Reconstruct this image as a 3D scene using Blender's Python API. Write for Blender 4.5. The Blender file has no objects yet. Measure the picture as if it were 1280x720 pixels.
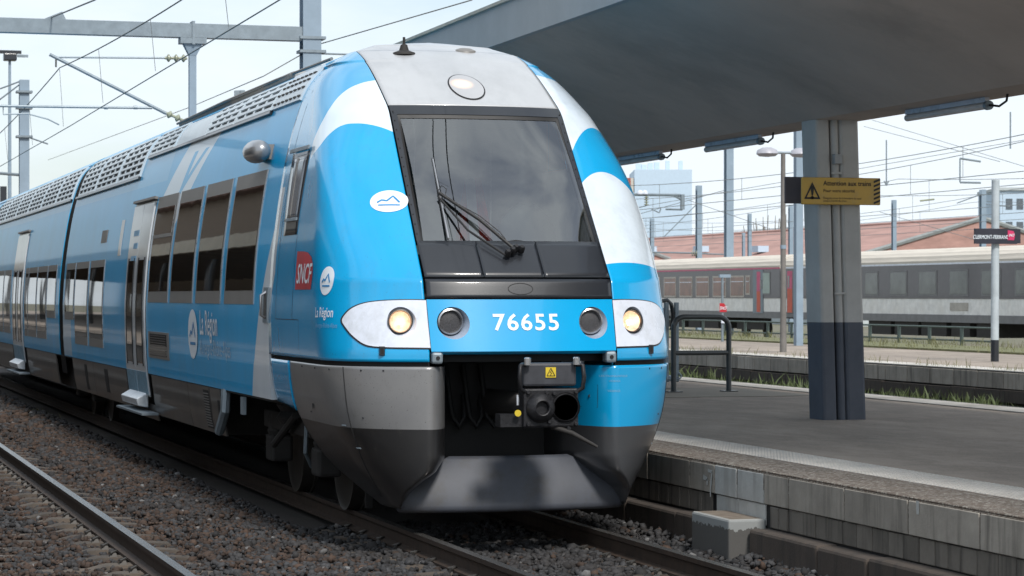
import bpy, bmesh, math, random
import numpy as np
from mathutils import Vector, Matrix
from mathutils.bvhtree import BVHTree

random.seed(7)
rng = np.random.default_rng(7)
SC = bpy.context.scene
COL = SC.collection
R = math.radians

# ------------------------------------------------------------------ camera
FPX = 3100.0                                  # focal length in pixels of the 1280 wide photograph
TH = math.atan((640 + 272) / FPX)             # heading to the right of the track direction (+y)
PIT = math.atan(9 / FPX)
CAM = (-5.70, -19.0, 1.93)
cam_data = bpy.data.cameras.new('camera')
cam_data.sensor_width = 36.0
cam_data.lens = 36.0 * FPX / 1280.0
cam_data.clip_start = 0.1
cam_data.clip_end = 6000
cam_data.dof.use_dof = True
cam_data.dof.focus_distance = 20.5
cam_data.dof.aperture_fstop = 9.0
cam = bpy.data.objects.new('camera', cam_data)
cam.location = CAM
cam.rotation_euler = (math.pi / 2 + PIT, 0, -TH)
COL.objects.link(cam)
SC.camera = cam

# ------------------------------------------------------------------ light
SUN_EL, SUN_AZ = 46.0, 176.0                  # azimuth clockwise from +y: light comes from behind the camera
SKY_STRENGTH = 0.1
world = bpy.data.worlds.new('World')
SC.world = world
world.use_nodes = True
wn = world.node_tree
wn.nodes.clear()
w_out = wn.nodes.new('ShaderNodeOutputWorld')
w_bg = wn.nodes.new('ShaderNodeBackground')
w_bg.inputs['Strength'].default_value = SKY_STRENGTH
w_sky = wn.nodes.new('ShaderNodeTexSky')
w_sky.sky_type = 'NISHITA'
w_sky.sun_disc = False
w_sky.sun_elevation = R(SUN_EL)
w_sky.sun_rotation = R(SUN_AZ)
w_sky.air_density = 1.0
w_sky.dust_density = 1.5
w_tc = wn.nodes.new('ShaderNodeTexCoord')
w_map = wn.nodes.new('ShaderNodeMapping')
w_map.inputs['Scale'].default_value = (1.0, 1.0, 3.2)
w_noise = wn.nodes.new('ShaderNodeTexNoise')
w_noise.inputs['Scale'].default_value = 3.4
w_noise.inputs['Detail'].default_value = 7.0
w_noise.inputs['Roughness'].default_value = 0.55
w_ramp = wn.nodes.new('ShaderNodeValToRGB')
w_ramp.color_ramp.elements[0].position = 0.38
w_ramp.color_ramp.elements[0].color = (0.42, 0.42, 0.42, 1)
w_ramp.color_ramp.elements[1].position = 0.58
w_ramp.color_ramp.elements[1].color = (1, 1, 1, 1)
w_mix = wn.nodes.new('ShaderNodeMix')
w_mix.data_type = 'RGBA'
w_mix.inputs['B'].default_value = (6.3, 6.9, 7.4, 1)      # thin bright cloud deck
wn.links.new(w_tc.outputs['Generated'], w_map.inputs['Vector'])
wn.links.new(w_map.outputs['Vector'], w_noise.inputs['Vector'])
wn.links.new(w_noise.outputs['Fac'], w_ramp.inputs['Fac'])
wn.links.new(w_ramp.outputs['Color'], w_mix.inputs['Factor'])
wn.links.new(w_sky.outputs['Color'], w_mix.inputs['A'])
wn.links.new(w_mix.outputs['Result'], w_bg.inputs['Color'])
wn.links.new(w_bg.outputs['Background'], w_out.inputs['Surface'])

sun_data = bpy.data.lights.new('sun', 'SUN')
sun_data.energy = 2.3
sun_data.angle = R(9)
sun_data.color = (1.0, 0.96, 0.9)
sun = bpy.data.objects.new('sun', sun_data)
sd = Vector((math.sin(R(SUN_AZ)) * math.cos(R(SUN_EL)), math.cos(R(SUN_AZ)) * math.cos(R(SUN_EL)), math.sin(R(SUN_EL))))
sun.rotation_euler = sd.to_track_quat('Z', 'Y').to_euler()
COL.objects.link(sun)

SC.view_settings.view_transform = 'Standard'
SC.view_settings.look = 'None'
SC.view_settings.exposure = 0.58
SC.view_settings.gamma = 1.0
SC.view_settings.use_curve_mapping = False

# ------------------------------------------------------------------ pixels to places
cT, sT, cP, sP = math.cos(TH), math.sin(TH), math.cos(PIT), math.sin(PIT)
def ray(px, py):
    a = (px - 640) / FPX
    b = -(py - 360) / FPX
    zz = cP - b * sP
    return Vector((a * cT + zz * sT, -a * sT + zz * cT, b * cP + sP))
def on_axis(px, py, ax, v):
    r = ray(px, py)
    return Vector(CAM) + r * ((v - CAM[ax]) / r[ax])
def onx(px, py, x): return on_axis(px, py, 0, x)
def ony(px, py, y): return on_axis(px, py, 1, y)
def onz(px, py, z): return on_axis(px, py, 2, z)

# ------------------------------------------------------------------ materials
class N:
    """a value in a node tree, with arithmetic"""
    def __init__(s, nt, sock): s.nt = nt; s.s = sock
    def _m(s, op, o=None, third=None):
        n = s.nt.nodes.new('ShaderNodeMath'); n.operation = op
        s.nt.links.new(s.s, n.inputs[0])
        for k, q in ((1, o), (2, third)):
            if q is None: continue
            if isinstance(q, N): s.nt.links.new(q.s, n.inputs[k])
            else: n.inputs[k].default_value = q
        return N(s.nt, n.outputs[0])
    def __add__(s, o): return s._m('ADD', o)
    def __sub__(s, o): return s._m('SUBTRACT', o)
    def __mul__(s, o): return s._m('MULTIPLY', o)
    def __truediv__(s, o): return s._m('DIVIDE', o)
    def __gt__(s, o): return s._m('GREATER_THAN', o)
    def __lt__(s, o): return s._m('LESS_THAN', o)
    def max(s, o): return s._m('MAXIMUM', o)
    def min(s, o): return s._m('MINIMUM', o)
    def abs(s): return s._m('ABSOLUTE')
    def pw(s, o): return s._m('POWER', o)

def newmat(name):
    m = bpy.data.materials.new(name); m.use_nodes = True
    nt = m.node_tree
    return m, nt, nt.nodes['Principled BSDF']
def coords(nt, kind='Object'):
    tc = nt.nodes.new('ShaderNodeTexCoord')
    sp = nt.nodes.new('ShaderNodeSeparateXYZ')
    nt.links.new(tc.outputs[kind], sp.inputs[0])
    return tc.outputs[kind], N(nt, sp.outputs[0]), N(nt, sp.outputs[1]), N(nt, sp.outputs[2])
def noise(nt, vec, scale, detail=5, rough=.6, stretch=None):
    if stretch:
        mp = nt.nodes.new('ShaderNodeMapping'); mp.inputs['Scale'].default_value = stretch
        nt.links.new(vec, mp.inputs['Vector']); vec = mp.outputs['Vector']
    n = nt.nodes.new('ShaderNodeTexNoise')
    n.inputs['Scale'].default_value = scale; n.inputs['Detail'].default_value = detail; n.inputs['Roughness'].default_value = rough
    nt.links.new(vec, n.inputs['Vector'])
    return N(nt, n.outputs['Fac'])
def rgba(c): return (c[0], c[1], c[2], 1)
def mixc(nt, fac, a, b):
    n = nt.nodes.new('ShaderNodeMix'); n.data_type = 'RGBA'
    if isinstance(fac, N): nt.links.new(fac.s, n.inputs['Factor'])
    else: n.inputs['Factor'].default_value = fac
    for k, q in (('A', a), ('B', b)):
        if isinstance(q, tuple): n.inputs[k].default_value = rgba(q)
        else: nt.links.new(q, n.inputs[k])
    return n.outputs['Result']
def ramp(nt, v, lo, hi):
    n = nt.nodes.new('ShaderNodeMapRange'); n.inputs['From Min'].default_value = lo; n.inputs['From Max'].default_value = hi
    nt.links.new(v.s, n.inputs['Value'])
    return N(nt, n.outputs['Result'])
def addbump(nt, b, h, strength, dist):
    bp = nt.nodes.new('ShaderNodeBump'); bp.inputs['Strength'].default_value = strength; bp.inputs['Distance'].default_value = dist
    nt.links.new(h.s, bp.inputs['Height']); nt.links.new(bp.outputs['Normal'], b.inputs['Normal'])
    return bp

def mat(name, col, rough=.5, metal=0., var=.18, scale=3., bump=0., bscale=40., coat=0., spec=.5, stretch=None, dirt=None, dscale=1.2, objvar=0.):
    m, nt, b = newmat(name)
    vec, x, y, z = coords(nt)
    n1 = noise(nt, vec, scale, 6, .65, stretch)
    lo = tuple(c * (1 - var) for c in col); hi = tuple(min(1, c * (1 + var)) for c in col)
    c = mixc(nt, ramp(nt, n1, .3, .7), lo, hi)
    if dirt:
        n2 = noise(nt, vec, dscale, 8, .7, stretch)
        c = mixc(nt, ramp(nt, n2, .48, .75), c, dirt)
    if objvar:
        oi = nt.nodes.new('ShaderNodeObjectInfo')
        hs = nt.nodes.new('ShaderNodeHueSaturation')
        nt.links.new((N(nt, oi.outputs['Random']) * (2 * objvar) + (1 - objvar)).s, hs.inputs['Value'])
        nt.links.new(c, hs.inputs['Color']); c = hs.outputs['Color']
    nt.links.new(c, b.inputs['Base Color'])
    nt.links.new((n1 * (.25 * rough) + rough * .875).s, b.inputs['Roughness'])
    b.inputs['Metallic'].default_value = metal
    b.inputs['Specular IOR Level'].default_value = spec
    if coat:
        b.inputs['Coat Weight'].default_value = coat; b.inputs['Coat Roughness'].default_value = .06
    if bump:
        addbump(nt, b, noise(nt, vec, bscale, 4, .7), bump, .01)
    return m

BLUE = (0.002, 0.335, 0.66)
PALE = (0.62, 0.72, 0.80)
M = {}
M['black'] = mat('matt black', (.006, .006, .007), .7)
M['rubber'] = mat('black rubber', (.012, .012, .013), .55)
M['under'] = mat('dirty underframe steel', (.022, .02, .019), .75, var=.4, scale=6)
M['darkgrey'] = mat('dark graphite paint', (.030, .032, .038), .34, coat=.5, var=.12, scale=2)
M['frame'] = mat('grey window frame', (.19, .18, .17), .45, var=.12, scale=4)
M['slate'] = mat('windscreen surround paint', (.012, .0145, .020), .36, coat=.4, var=.15, scale=2)
M['silver'] = mat('silver paint', (.42, .43, .45), .32, metal=.35, var=.06, coat=.5, dirt=(.30, .31, .33), dscale=2)
M['steel'] = mat('bare steel', (.42, .42, .43), .28, metal=.9, var=.2, scale=9)
M['castiron'] = mat('dark cast steel', (.018, .018, .021), .5, metal=.4, var=.45, scale=24, bump=.3)
M['white'] = mat('white paint', (.66, .70, .79), .28, coat=.6, var=.06, scale=4, dirt=(.52, .55, .60), dscale=6.)
M['whitefilm'] = mat('white lettering film', (.72, .78, .84), .4, var=.04)
M['bluefilm'] = mat('blue logo film', (.02, .22, .50), .4, var=.05)
M['blueprint'] = mat('faint blue print', (.16, .36, .56), .4, var=.1)
M['red'] = mat('red logo film', (.42, .018, .03), .35, var=.25, scale=2.5)
M['yellow'] = mat('yellow warning film', (.62, .46, .03), .5)
M['blackfilm'] = mat('black lettering film', (.015, .013, .012), .5)
M['concrete'] = mat('pale concrete', (.30, .29, .275), .85, var=.14, scale=2.2, bump=.25, bscale=50, dirt=(.17, .16, .15), dscale=.8)
M['galv'] = mat('galvanised steel', (.22, .265, .30), .5, metal=.35, var=.15, scale=5)
M['mastblue'] = mat('blue grey painted mast', (.23, .30, .37), .6, var=.1, scale=2)
M['insul'] = mat('glazed insulator', (.30, .32, .24), .25, var=.2)
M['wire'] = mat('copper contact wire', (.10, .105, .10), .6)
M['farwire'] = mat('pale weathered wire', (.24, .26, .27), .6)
M['dropper'] = mat('thin dropper wire', (.16, .17, .17), .5)

# ------------------------------------------------------------------ mesh helpers
class MB:
    def __init__(s): s.v = []; s.f = []
    def add(s, vs, fs):
        k = len(s.v); s.v += [tuple(q) for q in vs]; s.f += [tuple(i + k for i in f) for f in fs]; return s
    def box(s, x0, x1, y0, y1, z0, z1, tw=0., td=0.):
        return s.add([(x0, y0, z0), (x1, y0, z0), (x1, y1, z0), (x0, y1, z0), (x0 + tw, y0 + td, z1), (x1 - tw, y0 + td, z1), (x1 - tw, y1 - td, z1), (x0 + tw, y1 - td, z1)],
                     [(3, 2, 1, 0), (4, 5, 6, 7), (0, 1, 5, 4), (1, 2, 6, 5), (2, 3, 7, 6), (3, 0, 4, 7)])
    def cbox(s, c, h): return s.box(c[0] - h[0], c[0] + h[0], c[1] - h[1], c[1] + h[1], c[2] - h[2], c[2] + h[2])
    def obox(s, o, u, v, w):
        """box from corner o with edge vectors u, v, w"""
        o, u, v, w = map(Vector, (o, u, v, w))
        return s.add([o, o + u, o + u + v, o + v, o + w, o + u + w, o + u + v + w, o + v + w],
                     [(3, 2, 1, 0), (4, 5, 6, 7), (0, 1, 5, 4), (1, 2, 6, 5), (2, 3, 7, 6), (3, 0, 4, 7)])
    def tube(s, pts, r, n=8, caps=True):
        pts = [Vector(p) for p in pts]; rr = r if hasattr(r, '__len__') else [r] * len(pts)
        vs = []; fs = []; prev = None
        for i, p in enumerate(pts):
            d = (pts[min(i + 1, len(pts) - 1)] - pts[max(i - 1, 0)]).normalized()
            if prev is None:
                a = d.orthogonal().normalized()
            else:
                a = (prev - d * prev.dot(d))
                a = a.normalized() if a.length > 1e-6 else d.orthogonal().normalized()
            prev = a; b = d.cross(a)
            for k in range(n):
                t = 2 * math.pi * k / n
                vs.append(p + (a * math.cos(t) + b * math.sin(t)) * rr[i])
        for i in range(len(pts) - 1):
            for k in range(n):
                fs.append((i * n + k, i * n + (k + 1) % n, (i + 1) * n + (k + 1) % n, (i + 1) * n + k))
        if caps:
            fs.append(tuple(range(n))[::-1]); fs.append(tuple((len(pts) - 1) * n + k for k in range(n)))
        return s.add(vs, fs)
    def lathe(s, prof, o, axis, n=24, caps=True):
        """profile of (radius, height along axis)"""
        o = Vector(o); d = Vector(axis).normalized(); a = d.orthogonal().normalized(); b = d.cross(a)
        vs = [o + d * h + (a * math.cos(2 * math.pi * k / n) + b * math.sin(2 * math.pi * k / n)) * r for r, h in prof for k in range(n)]
        fs = [(i * n + k, i * n + (k + 1) % n, (i + 1) * n + (k + 1) % n, (i + 1) * n + k) for i in range(len(prof) - 1) for k in range(n)]
        if caps and prof[0][0] > 1e-5: fs.append(tuple(range(n))[::-1])
        if caps and prof[-1][0] > 1e-5: fs.append(tuple((len(prof) - 1) * n + k for k in range(n)))
        return s.add(vs, fs)
    def grid(s, G, flip=False, wrap=False):
        ny, nx = len(G), len(G[0]); fs = []
        for j in range(ny - 1):
            for i in range(nx - 1 + (1 if wrap else 0)):
                f = (j * nx + i, j * nx + (i + 1) % nx, (j + 1) * nx + (i + 1) % nx, (j + 1) * nx + i)
                fs.append(f[::-1] if flip else f)
        return s.add([p for row in G for p in row], fs)
    def sweep(s, prof, y0, y1, closed=True):
        """polygon of (x, z) along y"""
        n = len(prof); vs = [(x, y, z) for y in (y0, y1) for x, z in prof]
        fs = [(i, (i + 1) % n, n + (i + 1) % n, n + i) for i in range(n if closed else n - 1)]
        if closed: fs += [tuple(range(n))[::-1], tuple(range(n, 2 * n))]
        return s.add(vs, fs)
    def mesh(s, name):
        me = bpy.data.meshes.new(name); me.from_pydata(s.v, [], s.f); me.update(); return me
    def build(s, name, m, parent=None, smooth=None, bev=0., fixn=False):
        me = s.mesh(name)
        if fixn:
            bm = bmesh.new(); bm.from_mesh(me); bmesh.ops.recalc_face_normals(bm, faces=bm.faces); bm.to_mesh(me); bm.free()
        return link(name, me, m, parent, smooth, bev)

def link(name, me, m, parent=None, smooth=None, bev=0.):
    if m is not None and not me.materials:
        for q in (m if isinstance(m, (list, tuple)) else [m]): me.materials.append(M[q] if isinstance(q, str) else q)
    o = bpy.data.objects.new(name, me); COL.objects.link(o)
    if smooth:
        me.polygons.foreach_set('use_smooth', [True] * len(me.polygons))
        if smooth < 179:
            me.set_sharp_from_angle(angle=R(smooth))
    if bev:
        b = o.modifiers.new('bevel', 'BEVEL'); b.width = bev; b.segments = 2; b.limit_method = 'ANGLE'; b.angle_limit = R(40)
    if parent is not None:
        o.parent = parent
        o.matrix_parent_inverse = Matrix.Translation(-parent.location)   # parents are only ever moved, not turned
    return o
def tag(o, label=None, cat=None, group=None, kind=None):
    for k, v in (('label', label), ('category', cat), ('group', group), ('kind', kind)):
        if v: o[k] = v
    return o
def thing(name, loc, label=None, cat=None, group=None, kind=None):
    o = bpy.data.objects.new(name, None); COL.objects.link(o); o.location = loc; o.empty_display_size = .3
    return tag(o, label, cat, group, kind)
def inst(src, parent, loc=None, mtx=None):
    o = src.copy(); COL.objects.link(o); o.parent = parent
    if mtx is not None: o.matrix_parent_inverse = Matrix.Identity(4); o.matrix_basis = mtx
    if loc is not None: o.location = loc
    return o

_txt = {}
def text2d(body, size=1., shear=0., bold=0., width=1., space=1., align='CENTER'):
    cu = bpy.data.curves.new('t', 'FONT'); cu.body = body; cu.size = size; cu.shear = shear; cu.offset = bold
    cu.align_x = align; cu.align_y = 'CENTER'; cu.dimensions = '2D'; cu.space_character = space; cu.fill_mode = 'FRONT'; cu.resolution_u = 3
    o = bpy.data.objects.new('t', cu); COL.objects.link(o)
    dg = bpy.context.evaluated_depsgraph_get(); dg.update()
    me = bpy.data.meshes.new_from_object(o.evaluated_get(dg))
    v = [(p.co.x * width, p.co.y) for p in me.vertices]; f = [tuple(p.vertices) for p in me.polygons]
    bpy.data.objects.remove(o); bpy.data.curves.remove(cu); bpy.data.meshes.remove(me)
    return v, f
for key, a in {
    'num': ('76655', 1, 0, .016, 1.12, 1.12), 'laregion': ('La Région', 1, 0, .012, .82), 'aura': ('Auvergne-Rhône-Alpes', 1, 0, -.006, .82), 'sncf': ('SNCF', 1, .28, .012, .72),
    'clermont': ('CLERMONT-FERRAND', 1, 0, .008, .74), 'att': ('Attention aux trains', 1, 0, .012, .95), 'pour': ('Pour votre sécurité', 1, 0, .006, .95),
    'eloi': ('Éloignez-vous de la bordure du quai', 1, 0, .0, .95), 'jusqu': ("jusqu'à l'arrêt du train", 1, 0, .0, .95), 'bang': ('!', 1, 0, .04), 'plate': ('ELECTROMAGNETIQUE', 1), 'plate2': ('VIDANGE', 1)}.items():
    _txt[key] = text2d(*a, align='LEFT' if key in ('laregion', 'aura', 'att', 'pour', 'eloi', 'jusqu') else 'CENTER')
def flat_text(key, size, o, u, v, m, parent, name='lettering'):
    vs, fs = _txt[key]; o, u, v = Vector(o), Vector(u).normalized(), Vector(v).normalized()
    return MB().add([o + u * (a * size) + v * (b * size) for a, b in vs], fs).build(name, m, parent)

# ------------------------------------------------------------------ setting materials
def ground_mat(name, a, b, rough=.95, s1=.15, s2=6., speck=0., bump=.4, bs=90.):
    m, nt, p = newmat(name)
    vec, x, y, z = coords(nt)
    c = mixc(nt, ramp(nt, noise(nt, vec, s1, 6), .35, .65), a, b)
    f = noise(nt, vec, s2, 6, .7)
    c = mixc(nt, ramp(nt, f, .35, .7) * .35, c, tuple(q * .55 for q in a))
    c = mixc(nt, ramp(nt, noise(nt, vec, s2 * .35, 7, .75, (1, .35, 1)), .45, .75) * .5, c, tuple(q * 1.7 for q in a))
    if name.startswith('worn'):
        c = mixc(nt, ramp(nt, noise(nt, vec, 7., 3, .6), .66, .72) * .55, c, tuple(q * .35 for q in a))
        c = mixc(nt, ramp(nt, noise(nt, vec, .55, 6, .7, (1, .5, 1)), .5, .66) * .45, c, tuple(q * 1.5 for q in a))
    if speck:
        sp = noise(nt, vec, 38., 3, .6)
        c = mixc(nt, ramp(nt, sp, .50, .66) * speck, c, (.40, .38, .34))
    nt.links.new(c, p.inputs['Base Color']); p.inputs['Roughness'].default_value = rough
    addbump(nt, p, noise(nt, vec, bs, 3, .7), bump, .01)
    return m
M['earth'] = ground_mat('yard earth', (.16, .14, .11), (.12, .13, .07))
M['bed'] = ground_mat('ballast bed fines', (.045, .038, .034), (.03, .028, .027), s1=.5, s2=14.)
M['asphalt'] = ground_mat('worn platform asphalt', (.30, .248, .205), (.20, .168, .142), s1=.25, s2=5., speck=.34, bump=.8, bs=70.)
M['edgegravel'] = ground_mat('exposed aggregate coping', (.14, .108, .085), (.085, .068, .055), s1=.8, s2=22., speck=.8, bump=.9, bs=110.)
M['tactile'] = mat('pale tactile paving', (.54, .505, .46), .8, var=.18, scale=3, dirt=(.28, .275, .265), dscale=1.5)
M['grass'] = mat('dry green weeds', (.14, .14, .06), .8, var=.5, scale=5)
M['leaf'] = mat('green weeds', (.075, .10, .035), .7, var=.5, scale=5)

def wall_mat(name, col, dark, objvar=.1):
    m, nt, p = newmat(name)
    vec, x, y, z = coords(nt)
    oi = nt.nodes.new('ShaderNodeObjectInfo')
    ad = nt.nodes.new('ShaderNodeVectorMath'); ad.operation = 'ADD'
    nt.links.new(vec, ad.inputs[0]); nt.links.new(oi.outputs['Location'], ad.inputs[1])
    w = ad.outputs[0]
    c = mixc(nt, ramp(nt, noise(nt, w, 3., 7, .7), .35, .7), col, tuple(q * .7 for q in col))
    drip = noise(nt, w, 5., 5, .6, (1, 1.6, .14))
    c = mixc(nt, ramp(nt, drip, .5, .68) * .85, c, dark)
    hs = nt.nodes.new('ShaderNodeHueSaturation')
    nt.links.new((N(nt, oi.outputs['Random']) * (2 * objvar) + (1 - objvar)).s, hs.inputs['Value'])
    nt.links.new(c, hs.inputs['Color'])
    nt.links.new(hs.outputs['Color'], p.inputs['Base Color']); p.inputs['Roughness'].default_value = .9
    addbump(nt, p, noise(nt, w, 45., 4, .7), .35, .01)
    return m
M['block'] = wall_mat('weathered concrete block', (.36, .325, .28), (.15, .135, .115), .18)
M['stone'] = wall_mat('streaked lower stone', (.17, .152, .13), (.05, .045, .04), .22)
M['footing'] = wall_mat('brown dirty footing', (.07, .055, .045), (.032, .027, .024))
M['blockwhite'] = wall_mat('whitewashed block', (.50, .50, .48), (.30, .29, .27))

# ------------------------------------------------------------------ ground
MB().add([(-900, -300, -.5), (1500, -300, -.5), (1500, 2200, -.5), (-900, 2200, -.5)], [(0, 1, 2, 3)]).build('ground', 'earth')
tag(bpy.data.objects['ground'], kind='structure')
tag(MB().box(-5.3, 1.72, -30, 90, -.45, -.235).build('ballast_bed', 'bed'), kind='structure')
tag(MB().box(8.7, 15.5, -30, 120, -.45, -.22).build('ballast_bed', 'bed'), kind='structure')
tag(MB().box(24.0, 60, -10, 190, -.45, -.16).build('yard_ground', 'earth'), kind='structure')

def rail_profile(cx, zt=0.):
    h = [(.0365, 0), (.0365, -.035), (.009, -.052), (.009, -.135), (.07, -.152), (.07, -.17)]
    return [(cx - a, zt + b) for a, b in h] + [(cx + a, zt + b) for a, b in h[::-1]]
m, nt, p = newmat('rail steel')
vec, x, y, z = coords(nt)
rust = mixc(nt, ramp(nt, noise(nt, vec, 9., 5), .35, .65), (.028, .018, .013), (.05, .032, .022))
geo = nt.nodes.new('ShaderNodeNewGeometry'); sp = nt.nodes.new('ShaderNodeSeparateXYZ'); nt.links.new(geo.outputs['Normal'], sp.inputs[0])
top = (N(nt, sp.outputs[2]) > .8) * (z > -.02)
nt.links.new(mixc(nt, top, rust, (.30, .29, .28)), p.inputs['Base Color'])
nt.links.new((top * .85).s, p.inputs['Metallic']); nt.links.new((top * -.45 + .72).s, p.inputs['Roughness'])
M['rail'] = m
M['sleeper'] = mat('dusty concrete sleeper', (.085, .068, .054), .9, var=.3, scale=5, dirt=(.05, .044, .038), dscale=3, objvar=.2)

sl = MB()                                        # a twin-bevelled concrete sleeper
prof = [(-1.25, -.02), (-.95, -.0), (-.5, -.0), (-.35, -.035), (.35, -.035), (.5, 0), (.95, 0), (1.25, -.02)]
sl.grid([[(a, q * wd, zt + b) for a, b in prof] for q, wd, zt in ((-1, .14, -.2), (-1, .105, 0), (1, .105, 0), (1, .14, -.2))])
sleeper_me = sl.mesh('sleeper'); sleeper_me.materials.append(M['sleeper'])
cl = MB()
for sx in (-1, 1):
    for q in (-1, 1):
        cl.box(sx * .7175 + q * .095 - .03, sx * .7175 + q * .095 + .03, -.04, .04, 0, .03, .008, .008)
        cl.tube([(sx * .7175 + q * .12, -.05, .03), (sx * .7175 + q * .07, 0, .045), (sx * .7175 + q * .12, .05, .03)], .01, 5)
clip_me = cl.mesh('rail_clips'); clip_me.materials.append(mat('spring clip steel', (.07, .065, .06), .5, metal=.5))
def track(cx, y0, y1, sy0, sy1, zoff=0., clips=True):
    t = thing('railway_track', (cx, y0, -.17 + zoff), kind='structure')
    for sx in (-1, 1):
        MB().sweep(rail_profile(cx + sx * .7535, zoff), y0, y1).build('rail', 'rail', t, smooth=30)
    y = sy0; k = 0
    while y < sy1:
        o = bpy.data.objects.new('sleeper', sleeper_me); COL.objects.link(o); o.parent = t
        o.location = (random.uniform(-.01, .01), y - y0, -.006); o.rotation_euler = (0, 0, random.uniform(-.006, .006))
        if clips:
            c = bpy.data.objects.new('rail_clips', clip_me); COL.objects.link(c); c.parent = o
        y += .6; k += 1
    return t
track(-3.755, -20, 95, -1.9, 42)
track(0., -20, 60, -6.2, 3)
track(10.3, -20, 130, 8, 8.5, clips=False)
track(14.0, -20, 130, 8, 8.5, clips=False)
track(36.4, 20, 180, 40, 41, clips=False)

# ------------------------------------------------------------------ ballast stones (nobody could count them)
def ico():
    bm = bmesh.new(); bmesh.ops.create_icosphere(bm, subdivisions=1, radius=1.)
    v = np.array([q.co[:] for q in bm.verts]); f = np.array([[q.index for q in fc.verts] for fc in bm.faces]); bm.free()
    return v, f
IV, IF = ico()
TEMPL = []
for k in range(14):                             # broken angular stones: sphere cut by a few random planes
    v = IV.copy()
    for _ in range(6):
        d = rng.normal(size=3); d /= np.linalg.norm(d); h = rng.uniform(.35, .75)
        e = v @ d; v = v - np.outer(np.maximum(e - h, 0), d)
    TEMPL.append(v * rng.uniform(.75, 1.25, 3))
def hgt(x, y):
    b = np.full_like(x, -.225)
    b = np.where((x > -2.75) & (x < -.95), -.225 + .085 * np.sin(np.clip((x + 2.75) / 1.8, 0, 1) * np.pi), b)
    b = np.where(np.abs(x + 3.755) < 1.3, -.214, b)
    b = np.where(np.abs(x) < 1.0, -.19, b)
    b = np.where(x > .95, -.215 + .12 * np.clip((x - .95) / .5, 0, 1), b)
    return b + .018 * np.sin(x * 7 + np.sin(y * 3) * 2) * np.cos(y * 5 + x * 3)
def stones(x0, x1, y0, y1, dens, size, keep=None):
    n = int((x1 - x0) * (y1 - y0) * dens)
    P = np.stack([rng.uniform(x0, x1, n), rng.uniform(y0, y1, n)], 1)
    if keep is not None: P = P[keep(P[:, 0], P[:, 1])]
    return np.c_[P, np.clip(np.exp(rng.normal(-.06, .27, len(P))), .5, 1.6) * size]
def free(x, y):                                  # no stones on the rails
    k = np.ones_like(x, bool)
    for c in (-3.755, 0.):
        for q in (-.7535, .7535): k &= np.abs(x - c - q) > .075
    return k
def free_sl(x, y):                               # fewer stones on the sleepers of the left track
    on = (np.abs(((y + 1.9 + .3) % .6) - .3) < .125) & (np.abs(x + 3.755) < 1.25) | ((np.abs(((y + 6.2 + .3) % .6) - .3) < .125) & (np.abs(x) < 1.25))
    return free(x, y) & (~on | (rng.random(len(x)) < np.where(x > -1.2, .95, .16)))
SP = np.concatenate([
    stones(-5.2, -1.2, -2.5, 9, 620, .031, free_sl),
    stones(-5.2, -1.2, 9, 19, 330, .040, free_sl),
    stones(-5.2, -1.2, 19, 40, 110, .058, free_sl),
    stones(-1.2, 1.62, -6.5, 3.2, 560, .034, free_sl)])
n = len(SP); ti = rng.integers(0, len(TEMPL), n)
TV = np.stack(TEMPL)[ti]
q = rng.normal(size=(n, 4)); q /= np.linalg.norm(q, axis=1)[:, None]
a, b, c, d = q.T
RM = np.stack([1 - 2 * (c * c + d * d), 2 * (b * c - a * d), 2 * (b * d + a * c), 2 * (b * c + a * d), 1 - 2 * (b * b + d * d), 2 * (c * d - a * b), 2 * (b * d - a * c), 2 * (c * d + a * b), 1 - 2 * (b * b + c * c)], 1).reshape(n, 3, 3)
W = np.einsum('nij,nvj->nvi', RM, TV) * SP[:, 2][:, None, None]
W[..., 2] *= .8
zc = hgt(SP[:, 0], SP[:, 1]) + rng.uniform(-.012, .022, n)
W += np.stack([SP[:, 0], SP[:, 1], zc], 1)[:, None, :]
me = bpy.data.meshes.new('ballast_stones')
nv, nf = len(IV), len(IF)
F = (IF[None] + (np.arange(n) * nv)[:, None, None]).reshape(-1)
me.vertices.add(n * nv); me.vertices.foreach_set('co', W.reshape(-1).astype(np.float32))
me.loops.add(len(F)); me.loops.foreach_set('vertex_index', F.astype(np.int32))
me.polygons.add(n * nf); me.polygons.foreach_set('loop_start', np.arange(0, len(F), 3, dtype=np.int32))
me.update(calc_edges=True)
tone = rng.random(n)
patch = .5 + .5 * np.sin(SP[:, 0] * 1.9 + 1.3 * np.sin(SP[:, 1] * .7)) * np.cos(SP[:, 1] * .9 + SP[:, 0])
rusty = (rng.random(n) < np.where(SP[:, 0] < -1.35, .25 + .5 * patch, .06)).astype(float)
for nm, val in (('tone', tone), ('rusty', rusty)):
    at = me.attributes.new(nm, 'FLOAT', 'POINT'); at.data.foreach_set('value', np.repeat(val, nv).astype(np.float32))
m, nt, p = newmat('ballast stone')
at1 = nt.nodes.new('ShaderNodeAttribute'); at1.attribute_name = 'tone'
at2 = nt.nodes.new('ShaderNodeAttribute'); at2.attribute_name = 'rusty'
tn = N(nt, at1.outputs['Fac'])
g = mixc(nt, tn, (.011, .0112, .0125), (.055, .056, .060))
r_ = mixc(nt, tn, (.026, .0135, .008), (.080, .044, .026))
vec, x, y, z = coords(nt)
c = mixc(nt, N(nt, at2.outputs['Fac']) * .85, g, r_)
c = mixc(nt, (tn > .985) * .6, c, (.24, .24, .24))
c = mixc(nt, ramp(nt, noise(nt, vec, 30., 4), .4, .7) * .4, c, (.03, .024, .02))
c = mixc(nt, ramp(nt, noise(nt, vec, .7, 5, .6), .45, .7) * .55, c, (.022, .016, .013))
nt.links.new(c, p.inputs['Base Color']); p.inputs['Roughness'].default_value = .85
M['stones'] = m
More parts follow.
